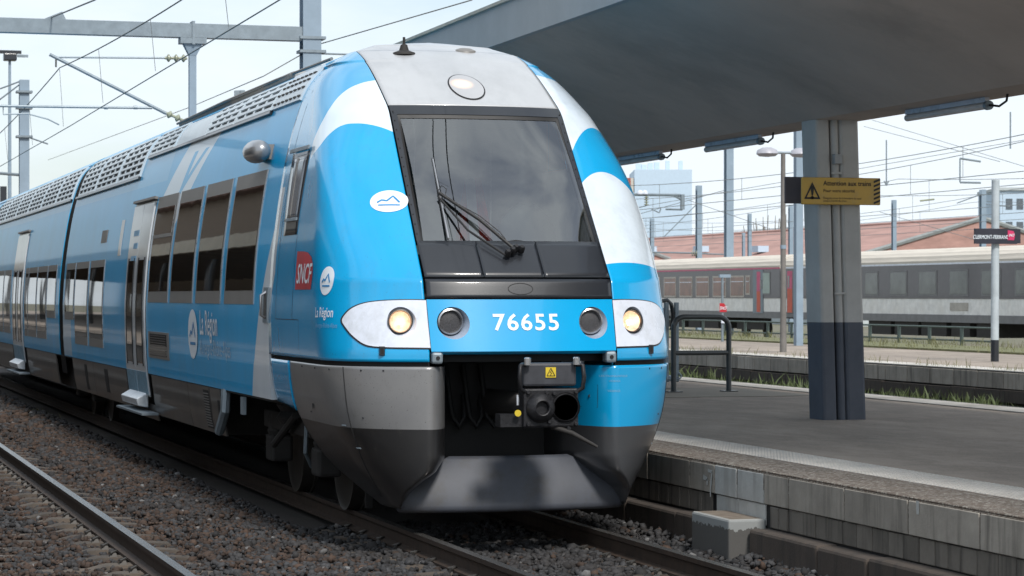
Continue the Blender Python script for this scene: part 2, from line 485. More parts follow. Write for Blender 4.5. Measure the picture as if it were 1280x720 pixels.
tag(link('ballast_stones', me, 'stones'), 'grey and rusty brown crushed stone ballast around the rails', 'ballast', kind='stuff')

# ------------------------------------------------------------------ right platform with its block wall
PX = 1.60
pf = thing('platform', (PX, 0, -.4), kind='structure')
MB().box(PX + .30, 8.7, -30, 110, -.44, .55).build('platform_surface', 'asphalt', pf)
MB().box(PX + .02, PX + .62, -30, 110, .552, .566).build('coping_strip', 'edgegravel', pf, bev=.008)
MB().box(PX + .006, PX + .30, -30, 110, .42, .55).build('coping_core', 'edgegravel', pf)
MB().box(PX + .62, PX + 1.12, -30, 60, .552, .562).build('tactile_strip', mat('grimy tactile slab', (.22, .205, .185), .85, var=.25, scale=4), pf)
st = MB()
y = -6.5
while y < 22:
    for k in range(7):
        cx, cy = PX + .655 + k * .071, y + (.5 if k % 2 else 0) * .07
        st.box(cx - .027, cx + .027, cy - .02, cy + .02, .5625, .572, .007, .007)
    y += .07
tag(st.build('tactile_studs', 'tactile', pf), 'pale raised studs of the tactile strip', kind='stuff')
tag(MB().box(8.2, 8.72, -30, 110, .552, .564).build('far_edge_strip', mat('pale far coping', (.40, .38, .35), .9, dirt=(.2, .18, .15)), pf))
MB().box(4.2, 7.9, 12.4, 15.6, .552, .557).build('asphalt_patch', mat('pale repaired asphalt', (.21, .185, .15), .9, var=.2), pf)
# upper course: joints read off the photograph, then one metre blocks
jy = [onx(a, 600, PX).y for a in (1224.6, 1135, 1055, 985, 954, 920.6, 893, 861.6, 809.6)]
jy = [jy[0] - k for k in (4, 3, 2, 1)] + jy
while jy[-1] < 14: jy.append(jy[-1] + 1.0)
core = MB().box(PX + .030, PX + .31, -30, 100, -.44, .42).build('wall_core', 'black', pf)
for a, b in zip(jy[:-1], jy[1:]):
    white = onx(954.5, 600, PX).y - .01 < (a + b) / 2 < onx(892, 600, PX).y + .01
    bo = MB().box(0, .30, -(b - a) / 2 + .010, (b - a) / 2 - .010, 0, .232).build('block', 'blockwhite' if white else 'block', pf, bev=.006)
    bo.location = (PX + random.uniform(-.004, .004), (a + b) / 2, .312)
    if white:
        bo2 = MB().box(.004, .30, -(b - a) / 2 + .004, (b - a) / 2 - .004, 0, .165).build('block', 'blockwhite', pf, bev=.008)
        bo2.location = (PX + .012, (a + b) / 2, .14)
y = -8.0
while y < 14:
    wd = random.uniform(.16, .30)
    if not (-1.12 < y + wd / 2 < -.02):
        bo = MB().box(0, .28, -wd / 2 + .004, wd / 2 - .004, 0, .168 + random.uniform(-.003, .004)).build('stone', 'stone', pf, bev=.008)
        bo.location = (PX + .015 + random.uniform(-.005, .006), y + wd / 2, .135)
    y += wd
y = -8.0
while y < 14:
    wd = random.uniform(.8, 1.5)
    if not (-1.1 < y + wd * .5 < -.3):
        bo = MB().box(0, .4, -wd / 2 + .005, wd / 2 - .005, 0, .5).build('footing_block', 'footing', pf, bev=.025)
        bo.location = (PX - .13 + random.uniform(-.012, .012), y + wd / 2, -.378 + random.uniform(-.012, .012))
    y += wd
so = MB().box(1.31, 1.625, -1.1, -.28, -.4, .195).build('foot_step', None, pf, bev=.018)
m, nt, p = newmat('step concrete, whitewashed rim')
vec, x, y_, z = coords(nt)
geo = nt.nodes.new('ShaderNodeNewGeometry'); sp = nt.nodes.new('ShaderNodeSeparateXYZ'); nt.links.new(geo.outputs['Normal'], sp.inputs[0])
nz = noise(nt, vec, 9., 6, .7)
rim = (z + nz * .16 > .20) * (N(nt, sp.outputs[2]) < .7)
edge = ((x < 1.345).max(y_ < -1.06)) * (N(nt, sp.outputs[2]) > .7)
c = mixc(nt, ramp(nt, nz, .35, .65), (.13, .10, .075), (.20, .165, .13))
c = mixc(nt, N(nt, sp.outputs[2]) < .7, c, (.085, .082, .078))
c = mixc(nt, rim.max(edge) * .6, c, (.36, .38, .38))
nt.links.new(c, p.inputs['Base Color']); p.inputs['Roughness'].default_value = .9
addbump(nt, p, nz, .3, .01)
so.data.materials.append(m)
# paint splashes left on the wall
def splash(pts, w, name='paint_mark'):
    mb = MB()
    P = [onx(a, b, PX - .006) for a, b in pts]
    for a, b in zip(P[:-1], P[1:]):
        d = (b - a).normalized(); nrm = d.cross(Vector((-1, 0, 0))) * w / 2
        mb.add([a - nrm, a + nrm, b + nrm * .8, b - nrm * .8], [(0, 1, 2, 3)])
    return mb.build(name, 'blockwhite', pf)
splash([(1147, 626), (1147, 634), (1147, 643)], .05)
splash([(879, 596), (884, 599), (884, 606)], .04); splash([(885, 588), (890, 590), (889, 600), (888, 612), (888, 621)], .03)

# ------------------------------------------------------------------ second platform beyond two tracks
p2 = thing('platform', (15.5, 0, -.4), kind='structure')
MB().box(15.55, 24.0, -10, 150, -.44, .55).build('platform_surface', 'asphalt', p2)
MB().box(15.48, 16.15, -10, 150, .553, .57).build('coping_strip', mat('bright pale coping', (.52, .49, .45), .9, dirt=(.3, .28, .25)), p2)
MB().box(21.8, 24.2, -10, 150, .553, .60).build('grass_verge', 'grass', p2)
MB().box(15.54, 15.6, -10, 150, -.44, .545).build('wall_core', 'footing', p2)
y = 12.0
while y < 52:
    bo = MB().box(0, .1, -.49, .49, 0, .30).build('block', 'block', p2, bev=.012)
    bo.location = (15.47, y, .235)
    bo = MB().box(0, .1, -.49, .49, 0, .22).build('footing_block', 'footing', p2)
    bo.location = (15.40, y, -.01 + random.uniform(-.01, .01)); y += 1.0

# ------------------------------------------------------------------ weeds and grass
def blades(name, spots, m, label, parent=None, leafy=False):
    mb = MB()
    for cx, cy, cz, rx, ry, h, nb in spots:
        for _ in range(nb):
            x, y = random.gauss(cx, rx), random.gauss(cy, ry); a = random.uniform(0, 6.28); hh = h * random.uniform(.35, 1.15)
            lx, ly = random.gauss(0, .35) * hh, random.gauss(0, .35) * hh
            w = hh * random.uniform(.03, .06) if leafy else hh * .035; dx, dy = math.cos(a) * w, math.sin(a) * w
            mb.add([(x - dx, y - dy, cz), (x + dx, y + dy, cz), (x + dx * .8 + lx * .5, y + dy * .8 + ly * .5, cz + hh * .6), (x - dx * .8 + lx * .5, y - dy * .8 + ly * .5, cz + hh * .6), (x + lx, y + ly, cz + hh)],
                   [(0, 1, 2, 3), (3, 2, 4)])
    return tag(mb.build(name, m, parent), label, 'weeds' if parent is None else None, kind='stuff')
sp_ = []
for a in np.linspace(860, 1275, 60):
    q = onx(a, 480, 15.2); sp_.append((q.x - random.uniform(0, .9), q.y, -.2, .25, .4, random.uniform(.15, .48) * random.choice((.6, .9, 1.35 if a < 1010 else 1.0)), 60))
blades('track_weeds', sp_, 'leaf', 'green weeds growing below the far platform wall', leafy=True)
blades('dry_grass', [(15.6 + random.random() * .3, random.uniform(12, 40), .55, .12, .5, random.uniform(.06, .2), 10) for _ in range(120)], 'grass', 'dry grass tufts on the far platform edge')
blades('verge_grass', [(random.uniform(22, 25.5), random.uniform(25, 75), .58, .5, .8, random.uniform(.06, .24), 26) for _ in range(220)], 'grass', 'rough grass strip in front of the parked coaches')
q = onz(45, 524, -.2)
blades('ballast_grass', [(q.x + random.uniform(-.25, .25), q.y + random.uniform(-2.5, 2.5), -.2, .12, .3, .09, 60) for _ in range(10)], 'grass', 'small grass tuft in the ballast beside the train')

# ------------------------------------------------------------------ platform canopy (butterfly roof on concrete columns)
CY0, CY1 = -16.0, 30.5
M['canopy'] = mat('canopy concrete soffit', (.48, .405, .355), .9, var=.12, scale=.7, bump=.1, bscale=30, dirt=(.33, .28, .245), dscale=.45)
M['fascia'] = mat('pale canopy fascia', (.38, .385, .385), .8, var=.08, scale=1.5)
VX = 5.52
cn = thing('platform_canopy', (VX, 6.3, .55), 'grey concrete butterfly canopy sheltering the platform beside the blue train', 'canopy')
half = [(.30, 3.87), (.92, 4.2), (2.9, 4.96), (2.9, 5.02), (.0, 4.62)]
prof = [(VX - a, b) for a, b in half] + [(VX + a, b) for a, b in half[::-1][1:]]
MB().sweep(prof, CY0, CY1).build('roof_slab', 'canopy', cn, smooth=20, fixn=True)
for q in (-1, 1):
    x0 = VX + q * 2.9
    MB().box(x0 - (.0 if q > 0 else .09), x0 + (.09 if q > 0 else 0), CY0, CY1, 4.94, 5.40).build('fascia', 'fascia', cn)
    MB().box(x0 - (.04 if q > 0 else .13), x0 + (.13 if q > 0 else .04), CY0 - .02, CY1 + .02, 5.402, 5.44).build('edge_trim', mat('cream edge trim', (.5, .46, .38), .7), cn)
m, nt, p = newmat('two tone column paint')
vec, x, y, z = coords(nt)
nn = noise(nt, vec, 2.5, 6, .7)
up = mixc(nt, ramp(nt, nn, .35, .7), (.44, .43, .41), (.52, .51, .49))
dn = mixc(nt, ramp(nt, nn, .35, .7), (.075, .085, .108), (.10, .11, .135))
nt.links.new(mixc(nt, z < 1.63, up, dn), p.inputs['Base Color']); p.inputs['Roughness'].default_value = .75
addbump(nt, p, noise(nt, vec, 60., 4), .2, .008)
M['column'] = m
for cy in (6.3, 16.3, 26.3, -3.7):
    def pier(xa, xb, ya, yb, z1=3.95, lean=.10):
        mb = MB(); mb.add([(xa, ya, .5), (xb, ya, .5), (xb, yb, .5), (xa, yb, .5), (xa - lean, ya, z1), (xb - lean, ya, z1), (xb - lean, yb, z1), (xa - lean, yb, z1)],
                          [(3, 2, 1, 0), (4, 5, 6, 7), (0, 1, 5, 4), (1, 2, 6, 5), (2, 3, 7, 6), (3, 0, 4, 7)])
        return mb.build('column', 'column', cn, bev=.035)
    pier(5.33, 5.50, cy, cy + .42)
    pier(5.615, 5.85, cy, cy + .42)
    pier(5.48, 5.63, cy + .12, cy + .36)
    MB().tube([(5.565, cy + .05, .54), (5.465, cy + .05, 3.95)], .048, 14).build('downpipe', 'column', cn, smooth=50)
    for zz in (1.95, 3.28):
        MB().box(5.565 - (zz - .55) / 34 - .06, 5.565 - (zz - .55) / 34 + .06, cy - .012, cy + .10, zz - .012, zz + .012).build('pipe_clamp', 'column', cn)
MB().box(5.44, 5.53, 6.24, 6.33, 3.2 + .18, 3.2 + .29).build('junction_box', 'fascia', cn, bev=.006)
# tube lights under the valley
for i, (a, b) in enumerate(((774, 826), (883, 950), (1134, 1234))):
    ya, yb = onx(a, 190, 5.6).y, onx(b, 150, 5.6).y
    ya, yb = min(ya, yb), max(ya, yb)
    ln = tag(thing('tube_light', (5.6, (ya + yb) / 2, 3.80)), ['tube light nearest the train under the canopy', 'tube light left of the column under the canopy', 'tube light right of the column under the canopy'][i], 'light', 'tube lights under the canopy')
    MB().box(5.575, 5.625, ya, yb, 3.82, 3.868).build('mount_rail', 'white', ln)
    MB().tube([(5.6, ya, 3.785), (5.6, yb, 3.785)], .036, 14).build('diffuser_tube', mat('milky tube', (.62, .57, .54), .35), ln, smooth=50)
    MB().tube([(5.6, ya - .05, 3.785), (5.6, ya + .01, 3.785)], .046, 14).build('end_cap', 'galv', ln)
    MB().tube([(5.6, ya - .05, 3.785), (5.6, ya - .25, 3.76), (5.6, ya - .4, 3.80), (5.6, ya - .42, 3.865)], .012, 6).build('cable', 'black', ln, smooth=60)

# ------------------------------------------------------------------ left platform, canopy and station building (seen mirrored in the train's side)
p3 = thing('platform', (-5.3, 0, -.4), kind='structure')
MB().box(-22, -5.32, -40, 150, -.44, .545).build('platform_surface', 'asphalt', p3)
MB().box(-5.9, -5.3, -40, 150, .55, .57).build('coping_strip', 'edgegravel', p3)
lc = thing('platform_canopy', (-9, 10, .55), 'cream edged station canopy along the near platform', 'canopy')
MB().box(-15, -7.0, 2.0, 120, 4.5, 4.62).build('roof_slab', mat('dark canopy boards', (.06, .05, .045), .8), lc)
MB().box(-7.0, -6.9, 2.0, 120, 4.3, 4.78).build('fascia', mat('cream fascia', (.55, .46, .34), .7), lc)
for y in np.arange(3.0, 118, 3.0):
    MB().box(-15, -7.02, y - .08, y + .08, 4.22, 4.5).build('cross_beam', mat('brown beam', (.12, .075, .05), .8) if 'brown beam' not in bpy.data.materials else bpy.data.materials['brown beam'], lc)
for y in range(4, 118, 9):
    MB().tube([(-8.5, y, .54), (-8.5, y, 4.52)], .11, 10).build('post', 'slate', lc)
sb = thing('station_building', (-15, 30, .55), 'long cream station building behind the near platform', 'building')
MB().box(-24, -15.05, 4, 118, .5, 11.2).build('wall', mat('brown render', (.22, .165, .12), .9), sb)
MB().box(-24.5, -14.6, 3.5, 118.5, 11.2, 11.9).build('roof', mat('brown tile roof', (.16, .08, .06), .9), sb)
for y in range(7, 116, 4):
    MB().box(-15.04, -14.96, y, y + 1.5, 1.0, 3.4).build('window', mat('dark building window', (.02, .025, .03), .1), sb)
    MB().box(-15.04, -14.96, y, y + 1.5, 5.6, 7.9).build('window', 'black', sb)

# ================================================================== the blue regional train
TR = thing('regional_train', (0, 8, 0), 'sky blue regional multiple unit with lit headlights standing at the platform', 'train')
ZT = [.2, .35, .5, .65, .8, 1.0, 1.3, 1.8, 2.3, 2.7, 3.1, 3.37, 3.6, 3.75, 3.9, 4.0, 4.12, 4.2, 4.25]
WT = [.97, 1.07, 1.19, 1.27, 1.35, 1.43, 1.48, 1.49, 1.46, 1.41, 1.345, 1.285, 1.215, 1.16, 1.08, .98, .78, .55, .02]
YZ = [.2, 1.48, 1.89, 2.05, 3.52, 3.834]
YV = [.0, .02, .15, .2, 1.49, 2.07]
RZ = [.2, 2.05, 2.3, 2.6, 2.9, 3.1, 3.3, 3.5, 3.7, 3.83, 4.0, 4.12, 4.2, 4.25]
RV = [.95, 1.15, .95, .78, .66, .72, .85, 1.05, 1.0, .95, .72, .45, .22, .03]
YE, NE = 3.1, 2.5
_zz = np.linspace(.15, 4.25, 821)
def _sm(zt, vt, s, wall=None):
    v = np.interp(_zz, zt, vt); k = np.exp(-.5 * (np.arange(-60, 61) * .005 / s) ** 2); k /= k.sum()
    u = np.pad(v, 60, mode='reflect', reflect_type='odd'); sv = np.convolve(u, k, 'valid')
    return sv
_W = np.where(_zz < 4.0, _sm(ZT, WT, .09), np.interp(_zz, ZT, WT))
_R = _sm(RZ, RV, .12)
_Y = np.interp(_zz, YZ, YV)
_G = 1 - (1 - np.minimum(.77 / _W, .9) ** NE) ** (1 / NE)
_C = _Y - _R * _G                              # centre line of the front
_k = _zz > 3.60
_C[_k] = np.interp(_zz[_k], [3.60, 3.70, 3.80, 3.90, 4.0, 4.08, 4.15, 4.20, 4.235, 4.25], [float(np.interp(3.60, _zz, _C)), 1.66, 1.84, 2.03, 2.24, 2.43, 2.64, 2.82, 2.98, 3.08])
_s = np.convolve(np.pad(_C, 12, mode='edge'), np.ones(25) / 25, 'valid')
_C = np.where((_zz > 3.2) & (_zz < 4.19), _s, _C)
def wz(z): return np.interp(z, _zz, _W)
def nose(sgn, t, z, off=0.):
    """point of the nose at height z; t: 0 centre line, 1 start of the straight side, 2 cab seam"""
    t = np.asarray(t, float); z = np.asarray(z, float) + 0 * t; t = t + 0 * z
    W = wz(z); Rr = np.interp(z, _zz, _R)
    y0 = np.interp(z, _zz, _C)
    p = np.clip(t, 0, 1) * np.pi / 2
    x = W * np.sin(p) ** (2 / NE); y = y0 + Rr * (1 - np.abs(np.cos(p)) ** (2 / NE))
    ys = np.minimum(y0 + Rr, YE - .05)
    y = np.where(t > 1, ys + (t - 1) * (YE - ys), np.minimum(y, YE))
    P = np.stack([sgn * x, y, z], -1)
    if off:
        e = 1e-3
        A = nose(sgn, t + e, z) - nose(sgn, np.maximum(t - e, 1e-4), z); B = nose(sgn, t, np.minimum(z + e, 4.249)) - nose(sgn, t, z - e)
        n = np.cross(A, B) * sgn; n /= np.maximum(np.linalg.norm(n, axis=-1, keepdims=True), 1e-9)
        P = P + n * off
    return P
def t_of_x(x, z):
    return np.arcsin(np.clip(np.abs(x) / wz(z), 0, 1) ** (NE / 2)) / (np.pi / 2)
def front(x, z, off=0.):
    """point of the front at sideways position x and height z"""
    x = np.asarray(x, float); z = np.asarray(z, float) + 0 * x; x = x + 0 * z
    W = wz(z); Rr = np.interp(z, _zz, _R)
    g = lambda a: 1 - (1 - np.minimum(a / W, .999) ** NE) ** (1 / NE)
    y = np.minimum(np.interp(z, _zz, _C) + Rr * g(np.abs(x)), YE)
    dz = (np.interp(z + .02, _zz, _C) - np.interp(z - .02, _zz, _C)) / .04
    n = 1 / np.sqrt(1 + dz * dz)
    return np.stack([x, y - off * n, z + off * n * dz], -1)
def xb(z): return np.interp(z, [1.3, 2.05, 3.52, 4.3], [.775, .785, .762, .745])     # edge between the front panels and the cheeks

# ---- paints
def gloss(b, rough=.22, coat=.7, cr=.05):
    b.inputs['Roughness'].default_value = rough; b.inputs['Coat Weight'].default_value = coat; b.inputs['Coat Roughness'].default_value = cr
def curve_node(nt, v, pts, lo, hi):
    """piecewise function of v; pts are (v, value) and value is scaled 0..5"""
    n = nt.nodes.new('ShaderNodeFloatCurve'); c = n.mapping.curves[0]
    xs = [((a - lo) / (hi - lo), b / 5.) for a, b in pts]
    c.points[0].location = xs[0]; c.points[1].location = xs[-1]
    for q in xs[1:-1]: c.points.new(*q)
    n.mapping.use_clip = False
    n.mapping.update()
    nt.links.new(((v - lo) / (hi - lo)).s, n.inputs['Value'])
    return N(nt, n.outputs[0]) * 5.
m, nt, b = newmat('blue livery, left cab side')
uv = nt.nodes.new('ShaderNodeUVMap'); uv.uv_map = 'tz'
sp = nt.nodes.new('ShaderNodeSeparateXYZ'); nt.links.new(uv.outputs[0], sp.inputs[0])
tt = N(nt, sp.outputs[0]) * 2.; zz = N(nt, sp.outputs[1]) * 5.
arcA = curve_node(nt, tt, [(.3, 3.81), (.417, 3.795), (.515, 3.768), (.637, 3.693), (.768, 3.545), (.878, 3.388), (1.03, 3.22), (1.12, 3.13), (2.0, 2.6)], 0., 2.)
arcB = curve_node(nt, tt, [(.3, 3.27), (.347, 3.302), (.393, 3.335), (.47, 3.37), (.557, 3.385), (.658, 3.372), (.768, 3.302), (.895, 3.2), (1.11, 3.10), (2.0, 2.75)], 0., 2.)
vec, x, y, z = coords(nt)
top = (zz > arcA) * (tt < 1.14)
midw = (zz > arcB) * (zz < arcA) * (tt < 1.12)
var = ramp(nt, noise(nt, vec, 1.3, 4), .3, .7)
base = mixc(nt, var, tuple(q * .93 for q in BLUE), tuple(q * 1.06 for q in BLUE))
grime = ramp(nt, noise(nt, vec, 5., 8, .8, (1, 1, .4)), .52, .8)
base = mixc(nt, grime * .22, base, (.06, .12, .16))
base = mixc(nt, ramp(nt, noise(nt, vec, 70., 2, .5), .70, .76) * .6, base, (.02, .03, .035))
c = mixc(nt, top, base, (.05, .34, .62))  # lighter blue above the upper arc: the sky's reflection painted in
c = mixc(nt, midw, c, (.62, .72, .80))
spike = (y > (z * -.55 + 4.05)) * (z < 2.9) * (y > 2.88)
c = mixc(nt, spike, c, (.60, .66, .72))
nt.links.new(c, b.inputs['Base Color']); gloss(b)
addbump(nt, b, noise(nt, vec, 2.2, 2), .12, .02)
M['cheekL'] = m
m, nt, b = newmat('blue livery, right cab side')
vec, x, y, z = coords(nt)
q = (x - 1.0)
w1 = (z < q * -.15 + 3.86) * (z > (q + .0) * (q + 0.) * -2.2 + q * .42 + 3.372)
w2 = (z < (q * q) * -1.9 + q * .05 + 2.982) * (z > (q * q) * -.35 + 2.20)
base = mixc(nt, ramp(nt, noise(nt, vec, 1.3, 4), .3, .7), tuple(e * .93 for e in BLUE), tuple(e * 1.06 for e in BLUE))
base = mixc(nt, ramp(nt, noise(nt, vec, 70., 2, .5), .70, .76) * .6, base, (.02, .03, .035))
dirt = ramp(nt, noise(nt, vec, 3.5, 8, .75), .45, .8)
c = mixc(nt, w1.max(w2), base, mixc(nt, dirt, (.66, .74, .82), (.5, .57, .64)))
nt.links.new(c, b.inputs['Base Color']); gloss(b)
M['cheekR'] = m
m, nt, b = newmat('plain blue gloss')
vec, x, y, z = coords(nt)
nt.links.new(mixc(nt, ramp(nt, noise(nt, vec, 1.5, 4), .3, .7), tuple(e * .95 for e in BLUE), tuple(e * 1.05 for e in BLUE)), b.inputs['Base Color']); gloss(b)
M['blue'] = m
m, nt, b = newmat('blue livery, long side')
vec, x, y, z = coords(nt)
base = mixc(nt, ramp(nt, noise(nt, vec, .8, 5), .3, .7), tuple(e * .95 for e in BLUE), tuple(e * 1.12 for e in BLUE))
s = y + z * -.0 - 0.
lean = (z - 3.23) * 2.0
stripe = ((y + lean) > 8.25) * ((y + lean) < 10.3) * (z > 2.35)
notch = ((y + lean * 1.0 - 9.0).abs() < (z - 3.0) * .9) * (z < 3.55) * (z > 3.0) * ((y + lean - 9.0).abs() > ((z - 3.0) * .9 - .25))
c = mixc(nt, stripe * (notch * -1. + 1.), base, (.60, .70, .78))
sp2 = (y < (z * -.62 + 4.68)) * (y > 2.8) * (z < 2.85)
c = mixc(nt, sp2, c, (.58, .63, .68))
up2 = (z > 3.3) * (y > 10.5)
c = mixc(nt, up2 * .35, c, (.25, .5, .7))
pk = ((y - 19.7).abs() < .55) * (z < (y * -.5 + 11.9)) * (z > 1.0)
c = mixc(nt, pk * .75, c, (.45, .55, .62))
wv = noise(nt, vec, .9, 4, .6, (1, 1, .35))
dirt = ramp(nt, noise(nt, vec, 2.2, 7, .7, (1, 1.5, .25)), .5, .8)
lowdirt = ramp(nt, z * -1. + 2.2, .0, 1.3)
c = mixc(nt, dirt * lowdirt * .35, c, (.13, .14, .14))
nt.links.new(c, b.inputs['Base Color']); gloss(b, .36, .34, .04); b.inputs['Specular IOR Level'].default_value = .16
addbump(nt, b, noise(nt, vec, 2.0, 3, .6, (1, 1.0, .22)), .16, .02)
M['side'] = m
m, nt, b = newmat('silver and graphite lower panels')
vec, x, y, z = coords(nt)
nn = noise(nt, vec, 2., 6)
c = mixc(nt, z > .865, mixc(nt, ramp(nt, nn, .3, .7), (.020, .020, .022), (.030, .029, .029)), mixc(nt, ramp(nt, nn, .3, .7), (.19, .19, .197), (.23, .23, .23)))
sc = ramp(nt, noise(nt, vec, 11., 8, .8, (1, 1, .5)), .56, .72)
c = mixc(nt, sc * .35, c, (.10, .09, .08)); c = mixc(nt, ramp(nt, noise(nt, vec, 90., 2, .5), .68, .74) * .7, c, (.012, .011, .01))
nt.links.new(c, b.inputs['Base Color']); b.inputs['Metallic'].default_value = .35; gloss(b, .38, .5, .12)
addbump(nt, b, noise(nt, vec, 2.4, 2), .14, .02)
M['lowL'] = m
m, nt, b = newmat('blue and graphite lower panels')
vec, x, y, z = coords(nt)
nt.links.new(mixc(nt, z > .865, (.045, .046, .05), tuple(e * .9 for e in BLUE)), b.inputs['Base Color']); gloss(b, .3, .6, .08)
M['lowR'] = m
m, nt, b = newmat('silver roof dome')
vec, x, y, z = coords(nt)
c = mixc(nt, ramp(nt, noise(nt, vec, 2.5, 8, .7, (1, .4, 1)), .45, .75), (.46, .47, .485), (.38, .39, .40))
nt.links.new(c, b.inputs['Base Color']); b.inputs['Metallic'].default_value = .1; gloss(b, .35, .6, .1)
M['dome'] = m
m, nt, b = newmat('tinted train window')
b.inputs['Base Color'].default_value = (.018, .017, .015, 1); b.inputs['Roughness'].default_value = .02; b.inputs['IOR'].default_value = 1.75
vec, x, y, z = coords(nt); addbump(nt, b, noise(nt, vec, 1.2, 1), .08, .01)
M['pane'] = m
m, nt, b = newmat('windscreen glass')
nt.nodes.remove(b)
tr = nt.nodes.new('ShaderNodeBsdfTransparent'); tr.inputs[0].default_value = (.74, .82, .84, 1)
gl = nt.nodes.new('ShaderNodeBsdfGlossy'); gl.inputs['Roughness'].default_value = .015
fr = nt.nodes.new('ShaderNodeFresnel'); fr.inputs['IOR'].default_value = 3.3
mx = nt.nodes.new('ShaderNodeMixShader')
nt.links.new(fr.outputs[0], mx.inputs[0]); nt.links.new(tr.outputs[0], mx.inputs[1]); nt.links.new(gl.outputs[0], mx.inputs[2])
nt.links.new(mx.outputs[0], nt.nodes['Material Output'].inputs[0])
M['glass'] = m
def emis(name, col, e, base=(.5, .5, .5)):
    m, nt, b = newmat(name)
    vec, x, y, z = coords(nt)
    b.inputs['Base Color'].default_value = rgba(base); b.inputs['Emission Color'].default_value = rgba(col); b.inputs['Emission Strength'].default_value = e
    b.inputs['Roughness'].default_value = .15
    return m
M['bulb'] = emis('lit bulb', (1, .55, .28), 5.5)
M['reflector'] = mat('lamp reflector', (.85, .78, .70), .3, metal=.45, var=.25, scale=22)
m, nt, b = newmat('clear lamp lens')
nt.nodes.remove(b)
tr = nt.nodes.new('ShaderNodeBsdfTransparent'); gl = nt.nodes.new('ShaderNodeBsdfGlossy'); gl.inputs['Roughness'].default_value = .05
mx = nt.nodes.new('ShaderNodeMixShader'); mx.inputs[0].default_value = .10
nt.links.new(tr.outputs[0], mx.inputs[1]); nt.links.new(gl.outputs[0], mx.inputs[2]); nt.links.new(mx.outputs[0], nt.nodes['Material Output'].inputs[0])
M['lens'] = m

def patch_rows(zs, lo, hi, nx, fn):
    """grid of rows at heights zs between lo(z) and hi(z)"""
    return [[tuple(fn(lo(z) + (hi(z) - lo(z)) * i / nx, z)) for i in range(nx + 1)] for z in zs]
def solidify(o, th):
    md = o.modifiers.new('thickness', 'SOLIDIFY'); md.thickness = th; md.offset = 0 if th > 0 else 0
    return o

# ---- cheeks: the curved blue cab sides, left open under the lamp fairings
FAIR_TOP = [(.295, 1.885), (.362, 1.888), (.47, 1.882), (.562, 1.865), (.632, 1.83), (.678, 1.785), (.712, 1.725)]
FAIR_BOT = [(.708, 1.702), (.687, 1.662), (.645, 1.595), (.578, 1.532), (.485, 1.515), (.377, 1.512), (.292, 1.51)]
def catmull(P, k=5):
    o = []; n = len(P)
    for i in range(n - 1):
        p0, p1, p2, p3 = P[max(i - 1, 0)], P[i], P[i + 1], P[min(i + 2, n - 1)]
        for j in range(k):
            t = j / k
            o.append(tuple(.5 * (2 * p1[c] + (p2[c] - p0[c]) * t + (2 * p0[c] - 5 * p1[c] + 4 * p2[c] - p3[c]) * t * t + (3 * p1[c] - p0[c] - 3 * p2[c] + p3[c]) * t ** 3) for c in (0, 1)))
    return o + [P[-1]]
FAIR = catmull(FAIR_TOP + FAIR_BOT[1:])
def inside(t, z, poly):
    k = False; n = len(poly)
    for i in range(n):
        (x1, y1), (x2, y2) = poly[i], poly[(i + 1) % n]
        if (y1 > z) != (y2 > z) and t < (x2 - x1) * (z - y1) / (y2 - y1) + x1: k = not k
    return k
fc_ = (.48, 1.70)
FAIR_IN = [(fc_[0] + (a - fc_[0]) * .95, fc_[1] + (b - fc_[1]) * .90) for a, b in FAIR]
hull_v, hull_f = [], []
def cheek(sgn):
    zs = np.concatenate([np.arange(1.40, 3.9, .025), np.linspace(3.9, 4.125, 22)])
    nx = 110
    G = []; UV = []
    for z in zs:
        t0 = float(t_of_x(min(xb(z), wz(z) - 1e-4), z)) + .004
        ts = np.concatenate([np.linspace(t0, max(1.02, t0 + .02), 81)[:-1], np.linspace(max(1.02, t0 + .02), 2, 16)])
        G.append([tuple(q) for q in nose(sgn, ts, z)]); UV.append([(t, z) for t in ts])
    mb = MB(); mb.grid(G, flip=(sgn > 0))
    nxx = len(G[0]); flat = [u for r in UV for u in r]
    keep = []
    for f in mb.f:
        ct = sum(flat[i][0] for i in f) / 4; cz = sum(flat[i][1] for i in f) / 4
        if not inside(ct, cz, FAIR_IN): keep.append(f)
    hull_f.extend([tuple(i + len(hull_v) for i in f) for f in mb.f]); hull_v.extend(mb.v)
    mb.f = keep
    o = mb.build('cab_side_shell', 'cheekL' if sgn < 0 else 'cheekR', TR, smooth=180)
    ul = o.data.uv_layers.new(name='tz')
    for lp in o.data.loops:
        t, z = flat[lp.vertex_index]; ul.data[lp.index].uv = (t / 2, z / 5)
    return solidify(o, .005)
cheeks = {s: cheek(s) for s in (-1, 1)}
# silver dome above the windscreen and roof crown behind it
zs = np.concatenate([np.linspace(3.545, 3.9, 24), np.linspace(3.9, 4.125, 20)[1:]])
mb = MB(); mb.grid(patch_rows(zs, lambda z: -min(xb(z), wz(z) - 1e-4) + .004, lambda z: min(xb(z), wz(z) - 1e-4) - .004, 48, front)); hull_f.extend([tuple(i + len(hull_v) for i in f) for f in mb.f]); hull_v.extend(mb.v)
solidify(mb.build('roof_dome', 'dome', TR, smooth=180), .005)
zs = np.linspace(4.125, 4.249, 24)
G = []
for z in zs:
    ts = np.concatenate([np.linspace(2, 1, 8)[:-1], np.linspace(1, 0, 40)])
    G.append([tuple(q) for q in nose(-1, ts, z)] + [tuple(q) for q in nose(1, ts[::-1][1:], z)])
mb = MB(); mb.grid(G); hull_f.extend([tuple(i + len(hull_v) for i in f) for f in mb.f]); hull_v.extend(mb.v)
mb.build('roof_crown', 'dome', TR, smooth=180)

